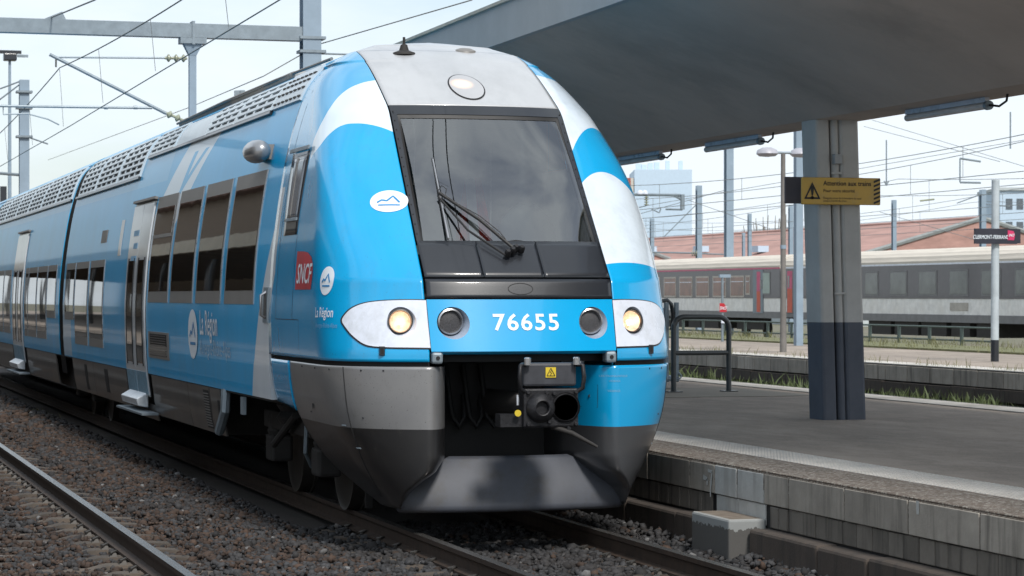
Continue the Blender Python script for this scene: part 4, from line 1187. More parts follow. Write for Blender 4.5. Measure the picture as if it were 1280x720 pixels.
# ---- cab door, its window, handrail
def hullside(t, z, off): return tuple(nose(-1, t, z, off))
for sgn in (-1, 1):
    def tq(y, z): return 1 + (y - float(nose(1, 1., z)[1])) / (YE - float(nose(1, 1., z)[1])) if y > float(nose(1, 1., z)[1]) else t_at_y(y, z)
    # side window (a slanted slot)
    zs = np.linspace(2.46, 3.17, 14); yl = lambda z: np.interp(z, [2.46, 3.17], [2.06, 2.03]); yr = lambda z: np.interp(z, [2.46, 3.17], [2.60, 2.72])
    def slot(i0, i1, zlo, zhi, off, name, m, par=None):
        zq = np.linspace(zlo, zhi, 14)
        G = [[tuple(nose(sgn, tq(float(yl(z) + (yr(z) - yl(z)) * f), z), z, off)) for f in np.linspace(i0, i1, 8)] for z in zq]
        o = MB().grid(G, flip=(sgn > 0)).build(name, m, par or TR, smooth=60); solidify(o, .008); return o
    w = slot(-.03, 1.03, 2.455, 3.18, .004, 'cab_side_window', 'slate')
    slot(.1, .92, 2.60, 3.13, .010, 'pane', mat('cab side glass', (.14, .16, .19), .08, spec=.8) if 'cab side glass' not in bpy.data.materials else bpy.data.materials['cab side glass'], w)
    slot(.02, 1.0, 2.575, 2.60, .014, 'sill_bar', 'galv', w)
    slot(.55, .66, 2.60, 3.13, .014, 'mullion', 'frame', w)
    slot(-.1, 1.1, 3.185, 3.22, .03, 'rain_strip', 'galv', w)
    for yq, za, zb in ((2.02, 1.72, 2.45), (2.76, 1.72, 3.9)):
        MB().tube([tuple(nose(sgn, tq(yq, z), z, .001)) for z in np.linspace(za, zb, 16)], .004, 4).build('door_joint', 'black', TR)
    MB().tube([tuple(nose(sgn, tq(y, 1.72), 1.72, .001)) for y in np.linspace(1.75, 2.76, 8)], .004, 4).build('door_joint', 'black', TR)
    MB().tube([tuple(nose(sgn, tq(1.75, z), z, .001)) for z in np.linspace(1.72, 1.46, 5)], .003, 4).build('door_joint', 'black', TR)
# handrail recess by the seam
hr = sbuild('handrail', 'galv', TR, 3.12, 3.34, 1.68, 2.0, 0, .012, nz=4)
sbuild('recess', 'slate', hr, 3.17, 3.29, 1.72, 1.96, .008, .0135, nz=4)
MB().tube([(-1.485, 3.23, 1.72), (-1.535, 3.23, 1.75), (-1.535, 3.23, 1.93), (-1.485, 3.23, 1.96)], .014, 8).build('grab_bar', 'steel', hr, smooth=50)
# rear view camera pods
for sgn in (-1, 1):
    pd = MB(); rows = []
    for i in range(15):
        u = i / 14.; y = 3.70 + .80 * u; r = float(np.interp(u, [0, .02, .08, .2, .38, .55, .72, .86, .95, 1], [.05, .075, .094, .106, .112, .108, .092, .066, .04, .004]))
        rows.append([(sgn * (1.33 + .10 + r * .95 * math.cos(k * math.pi / 10)), y, 3.27 + .02 * u + r * math.sin(k * math.pi / 10)) for k in range(20)])
    pd.grid(rows, wrap=True); pd.f.append(tuple(range(20))); pd.f.append(tuple(14 * 20 + k for k in range(20)))
    po = pd.build('rear_view_pod', mat('pod paint', (.30, .31, .33), .3, metal=.5, coat=.5) if sgn < 0 else bpy.data.materials['pod paint'], TR, smooth=60, fixn=True)
    MB().box(sgn * 1.28, sgn * 1.40, 3.85, 4.3, 3.2, 3.34).build('pod_foot', 'frame', po, fixn=True)

# ---- roof grilles
M['grille'] = mat('pale blue grey roof grille', (.48, .56, .62), .4, coat=.3, var=.08)
def grille(y0, y1, z0, z1, rows, cols, sgn=-1):
    """louvred roof panel: real bars over a dark backing"""
    zs0 = z0; mb = MB(); fr = .03
    def strip(ya, yb, za, zb, oi=.0, oo=.030, nz=2):
        q = side_solid(ya, yb, za, zb, oi, oo, nz=nz, sgn=sgn); mb.add(q.v, q.f)
    hz = (z1 - z0 - fr) / rows
    for k in range(rows + 1): strip(y0, y1, z0 + k * hz, z0 + k * hz + fr)
    wy = (y1 - y0) / cols
    for k in range(cols + 1): strip(y0 + k * wy - .035, y0 + k * wy + .035, z0, z1, 0, .026, nz=8)
    g = mb.build('roof_grille', 'grille', TR, smooth=30, fixn=True)
    sbuild('grille_backing', 'black', g, y0, y1, z0 + .01, z1 - .01, .001, .010, nz=8, sgn=sgn)
    return g
for sgn in (-1,):
    ys = [(17.95, 19.95), (15.5, 17.75), (13.1, 15.3)]
    for a, b in ys: grille(a, b, 3.46, 3.97, 6, 4, sgn)
    sbuild('grille_ledge', 'slate', TR, 13.05, 20.2, 3.425, 3.455, 0, .035, nz=1)
    for a, b, c_ in ((10.7, 12.75, 4), (8.4, 10.5, 0), (6.6, 8.3, 4), (4.55, 6.5, 4)):
        if c_: grille(a, b, 3.70, 3.99, 4, c_, sgn)
        else: sbuild('roof_cover', 'grille', TR, a, b, 3.70, 4.0, 0, .026, nz=6)
    sbuild('roof_cover', 'grille', TR, 3.15, 4.50, 3.70, 4.02, 0, .022, nz=6)
    for z in (3.74, 3.82, 3.89, 3.95):
        for k in range(7):
            x, zz_ = bp(z, .022); MB().cbox((-x, 3.25 + k * .19, zz_), (.012, .05, .008)).build('cover_slot', 'slate', TR)
    sbuild('grille_ledge', 'slate', TR, 4.5, 12.8, 3.665, 3.695, 0, .03, nz=1)
    for k in range(6): grille(21.0 + k * 2.5, 23.3 + k * 2.5, 3.46, 3.97, 6, 4, sgn)
    sbuild('grille_ledge', 'slate', TR, 20.9, 36, 3.425, 3.455, 0, .035, nz=1)
# roof crest of cables and cowls seen against the sky
MB().box(-.86, .86, 5.2, 12.5, 4.06, 4.155).build('roof_cowl', mat('roof equipment', (.3, .29, .27), .6), TR, bev=.03)
MB().tube([(-.80, 3.6, 4.13), (-.86, 6, 4.13), (-.88, 9.0, 4.13), (-.86, 12.6, 4.12)], .016, 8).build('roof_cable', 'frame', TR, smooth=60)
# ---- decals laid on the skin
HULL = BVHTree.FromPolygons(hull_v, hull_f)
def hit(px, py):
    h = HULL.ray_cast(Vector(CAM), ray(px, py).normalized()); return h[0], (h[1] if h[1].dot(ray(px, py)) < 0 else -h[1])
def skin(c, n, u, v, pts, off):
    out = []
    for a, b in pts:
        p0 = c + u * a + v * b
        h = HULL.ray_cast(p0 + n * .5, -n)
        if h[0] is None: out.append(tuple(p0 + n * off)); continue
        hn = h[1] if h[1].dot(n) > 0 else -h[1]; out.append(tuple(h[0] + hn * off))
    return out
def frame_at(px, py):
    c, n = hit(px, py); u = Vector((0, 0, 1)).cross(n).normalized(); return c, n, u, n.cross(u)
def disc(name, fr_, rx, ry, off, m, parent=TR, K=6, n=40):
    c, nn_, u, v = fr_; pts = [(0, 0)] + [(rx * j / K * math.cos(2 * math.pi * k / n), ry * j / K * math.sin(2 * math.pi * k / n)) for j in range(1, K + 1) for k in range(n)]
    P = skin(c, nn_, u, v, pts, off); fs = [(0, 1 + k, 1 + (k + 1) % n) for k in range(n)]
    for j in range(K - 1):
        for k in range(n): fs.append((1 + j * n + k, 1 + (j + 1) * n + k, 1 + (j + 1) * n + (k + 1) % n, 1 + j * n + (k + 1) % n))
    fs = [f[::-1] if False else f for f in fs]
    return MB().add(P, fs).build(name, m, parent, smooth=180)
def stroke(name, fr_, pts, w, off, m, parent=TR):
    c, nn_, u, v = fr_; mb = MB(); D = []
    for a, b in zip(pts[:-1], pts[1:]):
        k = max(2, int(math.hypot(b[0] - a[0], b[1] - a[1]) / .03)); D += [(a[0] + (b[0] - a[0]) * j / k, a[1] + (b[1] - a[1]) * j / k) for j in range(k)]
    D.append(pts[-1]); L = []; Rr = []
    for i, q in enumerate(D):
        a, b = D[max(i - 1, 0)], D[min(i + 1, len(D) - 1)]; dx, dy = b[0] - a[0], b[1] - a[1]; l = math.hypot(dx, dy) or 1
        L.append((q[0] - dy / l * w / 2, q[1] + dx / l * w / 2)); Rr.append((q[0] + dy / l * w / 2, q[1] - dx / l * w / 2))
    mb.grid([skin(c, nn_, u, v, L, off), skin(c, nn_, u, v, Rr, off)]); return mb.build(name, m, parent)
def skin_text(key, fr_, o, size, off, m, parent=TR, name='lettering', sx=1.):
    vs, fs = _txt[key]; c, nn_, u, v = fr_
    return MB().add(skin(c, nn_, u, v, [(o[0] + a * size * sx, o[1] + b * size) for a, b in vs], off), fs).build(name, m, parent)
MTN = [(-.62, -.12), (-.40, .10), (-.12, .02), (.18, .46), (.55, -.12)]
def logo(px, py, rx, ry):
    f = frame_at(px, py); d = disc('region_emblem', f, rx, ry, .007, 'whitefilm')
    stroke('emblem_mountain', f, [(a * rx, b * ry) for a, b in MTN], ry * .13, .010, 'bluefilm', d)
    stroke('emblem_line', f, [(-.55 * rx, -.36 * ry), (.58 * rx, -.36 * ry)], ry * .11, .010, 'bluefilm', d); return f
logo(486.5, 252, .158, .118)
f = frame_at(408.5, 351); logo(408.5, 351, .118, .118)
sx_ = 1.0
skin_text('laregion', frame_at(408, 391), (-.25, .0), .115, .007, 'whitefilm')
skin_text('aura', frame_at(408, 407), (-.25, .0), .056, .007, 'blueprint')
def side_frame(y, z):
    return Vector((-float(bw(z)), y, z)), Vector((-1, 0, 0)), Vector((0, -1, 0)), Vector((0, 0, 1))
f = side_frame(7.41, 1.515); d = disc('region_emblem', f, .31, .265, .006, 'whitefilm')
stroke('emblem_mountain', f, [(a * .31, b * .26) for a, b in MTN], .035, .009, 'bluefilm', d); stroke('emblem_line', f, [(-.16, -.1), (.18, -.1)], .03, .009, 'bluefilm', d)
skin_text('laregion', side_frame(6.95, 1.63), (0, 0), .36, .006, 'whitefilm', sx=.95)
skin_text('aura', side_frame(6.95, 1.385), (0, 0), .235, .006, mat('pale blue lettering', (.34, .50, .62), .4), sx=1.02)
# red railway emblem
f = frame_at(381, 339)
W2, H2 = .345, .155
outl = [(-W2, -H2), (W2 * .90, -H2 * 1.0), (W2, -H2 * .2), (W2 * .98, H2 * .35), (W2 * .75, H2 * .75), (W2 * .3, H2 * 1.0), (-W2 * .2, H2 * 1.08), (-W2, H2 * 1.12)]
K = 8; rows = []
den = [(outl[i][0] + (outl[(i + 1) % 8][0] - outl[i][0]) * j / 6, outl[i][1] + (outl[(i + 1) % 8][1] - outl[i][1]) * j / 6) for i in range(8) for j in range(6)]
for j in range(K + 1): rows.append(skin(*f, [(a * (j / K + .001), b * (j / K + .001)) for a, b in den], .006))
lg = MB().grid(rows, wrap=True).build('railway_emblem', 'red', TR, smooth=180)
skin_text('sncf', f, (0, -.03), .235, .009, 'whitefilm', lg, sx=1.45)
# number on the band
f = (Vector(front(0, 1.705, .012)), Vector((0, -1, 0)), Vector((1, 0, 0)), Vector((0, 0, 1)))
vs, fs = _txt['num']
MB().add([tuple(front(.006 + a * .183, 1.703 + b * .183, .0165)) for a, b in vs], fs).build('number_lettering', 'whitefilm', band)
# small stencils on the blue lower panel
vs, fs = _txt['plate']
for key, x0, z0, s in (('plate', .665, 1.275, .022), ('plate2', .665, 1.235, .022), ('plate2', .66, 1.155, .024)):
    vs, fs = _txt[key]; P = []
    for a, b in vs:
        h = HULL.ray_cast(Vector((x0 + .1 + a * s, -2, z0 + b * s)), Vector((0, 1, 0)))
        P.append(tuple((h[0] if h[0] else Vector((x0, .1, z0))) + Vector((0, -.006, 0))))
    MB().add(P, fs).build('stencil', mat('pale stencil', (.2, .4, .55), .5), TR)

def onfront(x, z):
    h = HULL.ray_cast(Vector((x, -2, z)), Vector((0, 1, 0))); return h[0] + Vector((0, -.002, 0)) if h[0] else Vector((x, .3, z))
MB().tube([onfront(*q) for q in ((.52, 1.20), (.58, 1.20), (.655, 1.20), (.655, 1.12), (.655, 1.02), (.58, 1.02), (.52, 1.02))], .004, 4).build('hatch_joint', 'black', TR)
MB().lathe([(.012, -.004), (.012, .006)], onfront(.615, 1.11), (0, -1, 0), 10).build('hatch_lock', 'black', TR)
# dome lamp, aerial and small roof hump
f = frame_at(583, 109)
dl = disc('dome_lamp', f, .158, .262, .006, 'rubber'); 
m, nt, b = newmat('milky lamp cover')
geo = nt.nodes.new('ShaderNodeNewGeometry'); vm = nt.nodes.new('ShaderNodeVectorMath'); vm.operation = 'DISTANCE'
lampc = hit(577, 106)[0]; vm.inputs[1].default_value = tuple(lampc); nt.links.new(geo.outputs['Position'], vm.inputs[0])
fall = ramp(nt, N(nt, vm.outputs['Value']) * -1. + .13, .0, .13).pw(2.2)
b.inputs['Base Color'].default_value = (.42, .42, .43, 1); b.inputs['Roughness'].default_value = .25; b.inputs['Coat Weight'].default_value = 1.
b.inputs['Emission Color'].default_value = (1, .50, .20, 1); nt.links.new((fall * 4.).s, b.inputs['Emission Strength'])
disc('lamp_cover', f, .146, .244, .010, m, dl)
q, _n = hit(505, 66)
MB().lathe([(.11, 0), (.10, .02), (.045, .04), (.03, .09), (.012, .10), (.012, .16)], (q.x, q.y, q.z - .02), (0, 0, 1), 20).build('aerial', 'under', TR, smooth=40)
MB().lathe([(.10, 0), (.09, .02), (.05, .035), (.0001, .036)], (.22, 2.62, 4.125), (0, -.2, 1), 20).build('roof_aerial_dome', 'frame', TR, smooth=40)

# ---- wiper
def scr(px, py, off):
    off += .055 if off > 0 else 0.
    # intersect the sight line with the sloping windscreen
    o = Vector(CAM); d = ray(px, py)
    lo, hi = 18.0, 24.0
    for _ in range(40):
        mid = (lo + hi) / 2; p = o + d * mid; fy = float(front(min(max(p.x, -.8), .8), min(max(p.z, 2.06), 3.5), off)[1])
        if p.y < fy: lo = mid
        else: hi = mid
    return tuple(o + d * lo)
wp = MB(); wp.tube([scr(644, 312, .05), scr(600, 275, .09), scr(549, 241, .075)], .014, 7)
wpo = wp.build('windscreen_wiper', 'rubber', TR, smooth=50)
MB().tube([scr(632, 319, .05), scr(585, 288, .085), scr(548, 246, .07)], .010, 6).build('guide_arm', 'rubber', wpo, smooth=50)
MB().tube([scr(540, 198, .03), scr(548, 240, .04), scr(560, 300, .03)], [.006, .010, .006], 7).build('blade', 'rubber', wpo, smooth=50)
MB().tube([scr(541, 199, .042), scr(549, 240, .052), scr(560.5, 298, .042)], .009, 5).build('blade_spring', 'steel', wpo)
MB().tube([scr(548, 238, .09), scr(552, 232, .11), scr(558, 236, .11), scr(556, 246, .09), scr(600, 270, .10), scr(625, 290, .09), scr(642, 312, .06)], .004, 5).build('washer_hose', 'rubber', wpo)
wr = MB()
rows = [[tuple(front(.04 + rx * math.cos(k * math.pi / 16), 2.315 + rz * math.sin(k * math.pi / 16), .016)) for k in range(32)] for rx, rz in ((.001, .001), (.115, .055))]
wr.grid(rows, wrap=True).build('wiper_recess', 'black', wpo)
for a, b in ((634, 319), (644, 313), (651, 314), (640, 316)):
    q = Vector(scr(a, b, .02)); MB().lathe([(.028, 0), (.028, .04), (.016, .06)], q, (0, -.75, .66), 12).build('wiper_spindle', 'castiron', wpo, smooth=40)

# ---- cab interior behind the glass
ci = MB(); ci.box(-1.0, 1.0, 2.62, 2.7, 1.2, 3.6).build('cab_rear_wall', mat('cab wall', (.30, .38, .42), .7), TR)
MB().box(-.75, .75, 1.95, 2.62, 3.44, 3.47).build('cab_ceiling', mat('cab ceiling', (.2, .2, .2), .7), TR)
MB().add([(-.95, .62, 2.10), (.95, .62, 2.10), (1.0, 1.25, 2.36), (-1.0, 1.25, 2.36), (-1.0, 1.5, 2.33), (1.0, 1.5, 2.33), (1.0, 1.5, 1.6), (-1.0, 1.5, 1.6)], [(0, 1, 2, 3), (3, 2, 5, 4), (4, 5, 6, 7)]).build('driver_desk', mat('desk grey blue', (.09, .13, .14), .6), TR)
for s in (-1, 1):
    MB().box(s * .98 - .02, s * .98 + .02, 1.5, 2.62, 1.5, 3.05).build('cab_side_lining', mat('cab lining', (.55, .60, .56), .7) if s < 0 else bpy.data.materials['cab lining'], TR)
dsx = .62
sb_ = MB(); rows = []
for i in range(11):
    u = i / 10.; z = 2.02 + .72 * u; hw = .27 * (1 - max(0, (u - .62) / .38) ** 2.2 * .72); 
    rows.append([(dsx + hw * math.copysign(abs(math.cos(k * math.pi / 10)) ** .6, math.cos(k * math.pi / 10)), 1.95 + .12 * u + .07 * math.copysign(abs(math.sin(k * math.pi / 10)) ** .6, math.sin(k * math.pi / 10)), z) for k in range(20)])
sb_.grid(rows, wrap=True); sb_.f.append(tuple(200 + k for k in range(20)))
st_ = sb_.build('driver_seat', mat('seat cloth', (.018, .03, .035), .85), TR, smooth=60, fixn=True)
MB().box(dsx - .26, dsx + .26, 1.5, 2.0, 1.95, 2.08).build('cushion', bpy.data.materials['seat cloth'], st_, bev=.04)
# red and white safety vest hung behind the glass
vm_ = MB(); rows = []
for i in range(9):
    u = i / 8.; z = 2.98 - .58 * u; hw = .06 + .12 * u
    rows.append([(.20 + hw * (2 * k / 8 - 1) + .02 * u, 2.3 + .035 * math.sin(k * 2.1 + i * .4), z) for k in range(9)])
vm_.grid(rows); vo = vm_.build('hanging_vest', mat('red vest cloth', (.55, .05, .04), .8), TR, smooth=60); solidify(vo, .01)
MB().grid([[(.16 + .05 * u + .045 * (2 * k / 3 - 1), 2.255, 2.98 - .58 * u) for k in range(4)] for u in np.linspace(0, 1, 6)]).build('reflective_strip', mat('pale strip', (.5, .5, .5), .5), vo)
MB().box(.36, .375, 2.3, 2.6, 2.3, 3.3).build('cab_partition', bpy.data.materials['cab lining'], TR)
MB().tube([scr(516, 146, -.05), scr(519, 180, -.06), scr(517, 232, -.05)], .008, 5).build('blind_cord', 'black', TR)

# ================================================================== things on the platforms
# tubular barrier
q0 = onz(911, 490, .55); BY = q0.y
xl = ony(842, 400, BY).x; zt = ony(880, 396, BY).z; zm = ony(880, 441, BY).z
br = thing('platform_barrier', (q0.x, BY, .55), 'dark tubular steel barrier on the platform between train and column', 'barrier')
arc = [(q0.x, BY, .55), (q0.x, BY, zt - .16)] + [(q0.x - .16 + .16 * math.cos(a), BY, zt - .16 + .16 * math.sin(a)) for a in np.linspace(.2, math.pi / 2, 7)]
arc += [(xl + .16 - .16 * math.cos(a), BY, zt - .16 + .16 * math.sin(a)) for a in np.linspace(math.pi / 2, .2, 7)] + [(xl, BY, zt - .16), (xl, BY, .55)]
M['barrier'] = mat('dark green grey tube', (.045, .05, .052), .45, coat=.3)
MB().tube(arc, .038, 12).build('hoop_tube', 'barrier', br, smooth=60)
MB().tube([(xl, BY, zm), (q0.x, BY, zm)], .035, 10).build('mid_rail', 'barrier', br, smooth=60)
for x in (xl, q0.x): MB().box(x - .1, x + .1, BY - .1, BY + .1, .556, .572).build('base_plate', 'barrier', br)
# folding access ramp on castors, half hidden by the train
q0 = onz(845, 486, .55); RY = q0.y
rp = thing('wheeled_ramp', (q0.x, RY, .55), 'grey folded wheelchair ramp frame on castors beside the train nose', 'ramp')
px2x = lambda a: ony(a, 430, RY).x
pz = lambda b: ony(840, b, RY).z
for a in (833, 845.5):
    MB().box(px2x(a) - .03, px2x(a) + .03, RY - .03, RY + .03, .65, pz(378)).build('post', 'galv', rp, bev=.006)
MB().tube([(px2x(824), RY, pz(377)), (px2x(834), RY, pz(375)), (px2x(839), RY, pz(380)), (px2x(841), RY, pz(392)), (px2x(841), RY, pz(470))], .03, 8).build('bent_tube', 'barrier', rp, smooth=60)
MB().tube([(px2x(838), RY - .06, pz(382)), (px2x(839), RY - .08, pz(395)), (px2x(836.5), RY - .08, pz(412))], .022, 7).build('hose', 'black', rp, smooth=60)
MB().box(px2x(822), px2x(848), RY - .05, RY + .5, .66, .74).build('base_frame', 'galv', rp, bev=.01)
MB().box(px2x(820), px2x(832), RY + .05, RY + .09, .74, pz(385)).build('ramp_plate', 'white', rp)
for a, dy in ((842, 0.), (824, 0.), (842, .45)):
    MB().lathe([(.0001, -.02), (.045, -.02), (.05, 0), (.045, .02), (.0001, .02)], (px2x(a), RY + dy, .60), (1, 0, 0), 16).build('castor', 'rubber', rp, smooth=40)
    MB().box(px2x(a) - .035, px2x(a) + .035, RY + dy - .02, RY + dy + .02, .60, .67).build('castor_fork', 'galv', rp)
MB().tube([(px2x(826), RY - .1, pz(474)), (px2x(847), RY - .1, pz(473)), (px2x(849.5), RY - .08, pz(470)), (px2x(848), RY, pz(466))], .014, 6).build('handle_hoop', 'galv', rp)
# yellow warning sign on the column, with its twin seen from behind
M['signyellow'] = mat('ochre sign face', (.62, .38, .075), .5, var=.08, dirt=(.5, .34, .12), dscale=5)
SY = 6.20
def sx(a, y=SY): return ony(a, 240, y).x
zt_, zb_ = ony(1050, 222, SY).z, ony(1050, 256, SY).z
sg = thing('warning_sign', (5.5, SY, zb_), 'yellow train warning sign with black triangle fixed across the canopy column', 'sign')
MB().box(sx(1002), sx(1101), SY, SY + .03, zb_, zt_).build('sign_board', 'signyellow', sg, bev=.012)
hx = Vector((1, 0, 0)); vz = Vector((0, 0, 1)); fy = SY - .004
zc = (zt_ + zb_) / 2; H = zt_ - zb_
tr_ = [(sx(1005), zb_ + H * .20), (sx(1025.5), zb_ + H * .20), (sx(1015.2), zb_ + H * .83)]
cxm = sum(a for a, b in tr_) / 3; czm = sum(b for a, b in tr_) / 3
inn = [(cxm + (a - cxm) * .68, czm + (b - czm) * .68) for a, b in tr_]
MB().grid([[(a, fy, b) for a, b in tr_], [(a, fy, b) for a, b in inn]], wrap=True).build('triangle_border', 'blackfilm', sg)
flat_text('bang', .19, (cxm, fy, czm + .0), hx, vz, 'blackfilm', sg, 'exclamation_mark')
flat_text('att', .074, (sx(1029), fy, zb_ + H * .78), hx, vz, 'blackfilm', sg)
flat_text('pour', .050, (sx(1029), fy, zb_ + H * .51), hx, vz, 'blackfilm', sg)
flat_text('eloi', .033, (sx(1029), fy, zb_ + H * .24), hx, vz, 'blackfilm', sg)
flat_text('jusqu', .033, (sx(1029), fy, zb_ + H * .14), hx, vz, 'blackfilm', sg)
x0, x1 = sx(1092), sx(1100); n = 6
for k in range(n):
    za = zb_ + .01 + (H - .02) * k / n; hgt_ = (H - .02) / n * .5
    MB().add([(x0, fy, za), (x1, fy, min(za + .03, zt_)), (x1, fy, min(za + .03 + hgt_, zt_)), (x0, fy, za + hgt_)], [(0, 1, 2, 3)]).build('hazard_stripe', 'blackfilm', sg)
s2 = thing('sign_back', (5.3, 6.76, zb_), 'plain brown grey back of a second sign on the far face of the column', 'sign')
MB().box(ony(980, 240, 6.78).x, ony(1078, 240, 6.78).x, 6.75, 6.78, zb_ + .03, zt_ + .03).build('sign_board', mat('brown grey sign back', (.14, .12, .13), .6), s2, bev=.01)
# station name sign on its pole
q0 = onz(1243.5, 452, .55); NY = q0.y
ns = thing('station_name_sign', (q0.x, NY, .55), 'dark blue station name sign on a pale round pole, far platform', 'sign')
MB().tube([(q0.x, NY, 1.0), (q0.x + .02, NY, ony(1244, 225, NY).z)], .082, 14).build('pole', mat('pale blue pole', (.42, .47, .50), .5), ns, smooth=50)
MB().tube([(q0.x, NY, .55), (q0.x, NY, 1.0)], .085, 14).build('pole_base', 'slate', ns, smooth=50)
M['navy'] = mat('dark navy sign face', (.022, .022, .034), .4)
za, zb2 = ony(1240, 286, NY).z, ony(1240, 305, NY).z
xa, xc = ony(1214.5, 295, NY).x, ony(1267, 295, NY).x
MB().box(xa, xc, NY - .16, NY - .10, zb2, za).build('name_board', 'navy', ns)
MB().box(xc + .02, ony(1278, 295, NY).x, NY + .08, NY + .14, zb2 + .02, za).build('second_board', 'navy', ns)
flat_text('clermont', .112, ((xa + ony(1254, 295, NY).x) / 2, NY - .165, (za + zb2) / 2 - .02), hx, vz, 'whitefilm', ns)
x0, x1 = ony(1255, 295, NY).x, ony(1264, 295, NY).x
MB().add([(x0, NY - .165, zb2 + .08), (x1 - .02, NY - .165, zb2 + .08), (x1, NY - .165, zb2 + .18), (x1 - .03, NY - .165, za - .05), (x0, NY - .165, za - .03)], [(0, 1, 2, 3, 4)]).build('red_emblem', mat('magenta red emblem', (.55, .03, .12), .5), ns)
flat_text('sncf', .075, ((x0 + x1) / 2, NY - .17, (za + zb2) / 2 + .02), hx, vz, 'whitefilm', ns)
MB().box(q0.x - .1, q0.x + .1, NY - .12, NY + .1, zb2 + .02, zb2 + .08).build('clamp', 'galv', ns)
# platform lamp with two heads
q0 = onz(979, 440, .55); LY = q0.y
lp = thing('platform_lamp', (q0.x, LY, .55), 'slim brown post lamp with twin mushroom heads on the far platform', 'street lamp')
zt_ = ony(979, 192, LY).z
MB().tube([(q0.x, LY, .55), (q0.x, LY, 2.0), (q0.x, LY, zt_)], [.085, .07, .055], 12).build('post', mat('brown grey post', (.16, .15, .14), .6), lp, smooth=60)
MB().tube([(ony(965, 190, LY).x, LY, zt_ + .02), (ony(1000, 190, LY).x, LY, zt_ + .02)], .03, 8).build('cross_arm', 'galv', lp)
for a in (959, 1001):
    MB().lathe([(.0001, .16), (.12, .15), (.24, .09), (.27, 0), (.20, -.06), (.0001, -.08)], (ony(a, 190, LY).x, LY, zt_ - .01), (0, 0, 1), 24).build('lamp_head', mat('pale lamp head', (.36, .36, .40), .4), lp, smooth=50)
MB().lathe([(.075, 0), (.075, .09)], (q0.x, LY, ony(979, 311, LY).z), (0, 0, 1), 14).build('band', 'mastblue', lp)
# small red sign on a thin post
q0 = onz(903, 427, .55)
rs = thing('emblem_post', (q0.x, q0.y, .55), 'thin grey post with small red railway emblem before the parked coaches', 'sign')
MB().tube([(q0.x, q0.y, .55), (q0.x, q0.y, ony(903, 345, q0.y).z)], .04, 8).build('post', 'galv', rs)
z0, z1 = ony(903, 390, q0.y).z, ony(903, 379, q0.y).z; x0, x1 = ony(898.5, 385, q0.y).x, ony(907.5, 385, q0.y).x
MB().add([(x0, q0.y - .06, z0), (x1, q0.y - .06, z0), (x1, q0.y - .06, z0 + (z1 - z0) * .55), (x0 + (x1 - x0) * .6, q0.y - .06, z1), (x0, q0.y - .06, z1)], [(0, 1, 2, 3, 4)]).build('red_panel', 'red', rs)
flat_text('sncf', .13, ((x0 + x1) / 2, q0.y - .07, (z0 + z1) / 2 - .02), hx, vz, 'whitefilm', rs)
MB().box(q0.x - .1, q0.x + .25, q0.y - .05, q0.y + .05, ony(903, 347, q0.y).z, ony(903, 343, q0.y).z).build('lamp_head', 'mastblue', rs)
MB().box(q0.x - .06, q0.x + .06, q0.y - .08, q0.y - .04, ony(903, 404, q0.y).z, ony(903, 398, q0.y).z).build('notice', 'white', rs)
# railing in front of the coaches
rl = thing('yard_railing', (27, 70, -.16), 'long green grey tube railing before the parked coaches', 'railing')
M['railing'] = mat('green grey railing', (.08, .11, .10), .6)
for z in (.22, .62, 1.0): MB().tube([(27, 44, z), (27, 118, z)], .03, 6).build('rail', 'railing', rl)
for y in np.arange(44, 118, 2.1): MB().box(26.96, 27.04, y - .04, y + .04, -.17, 1.0).build('post', 'railing', rl)

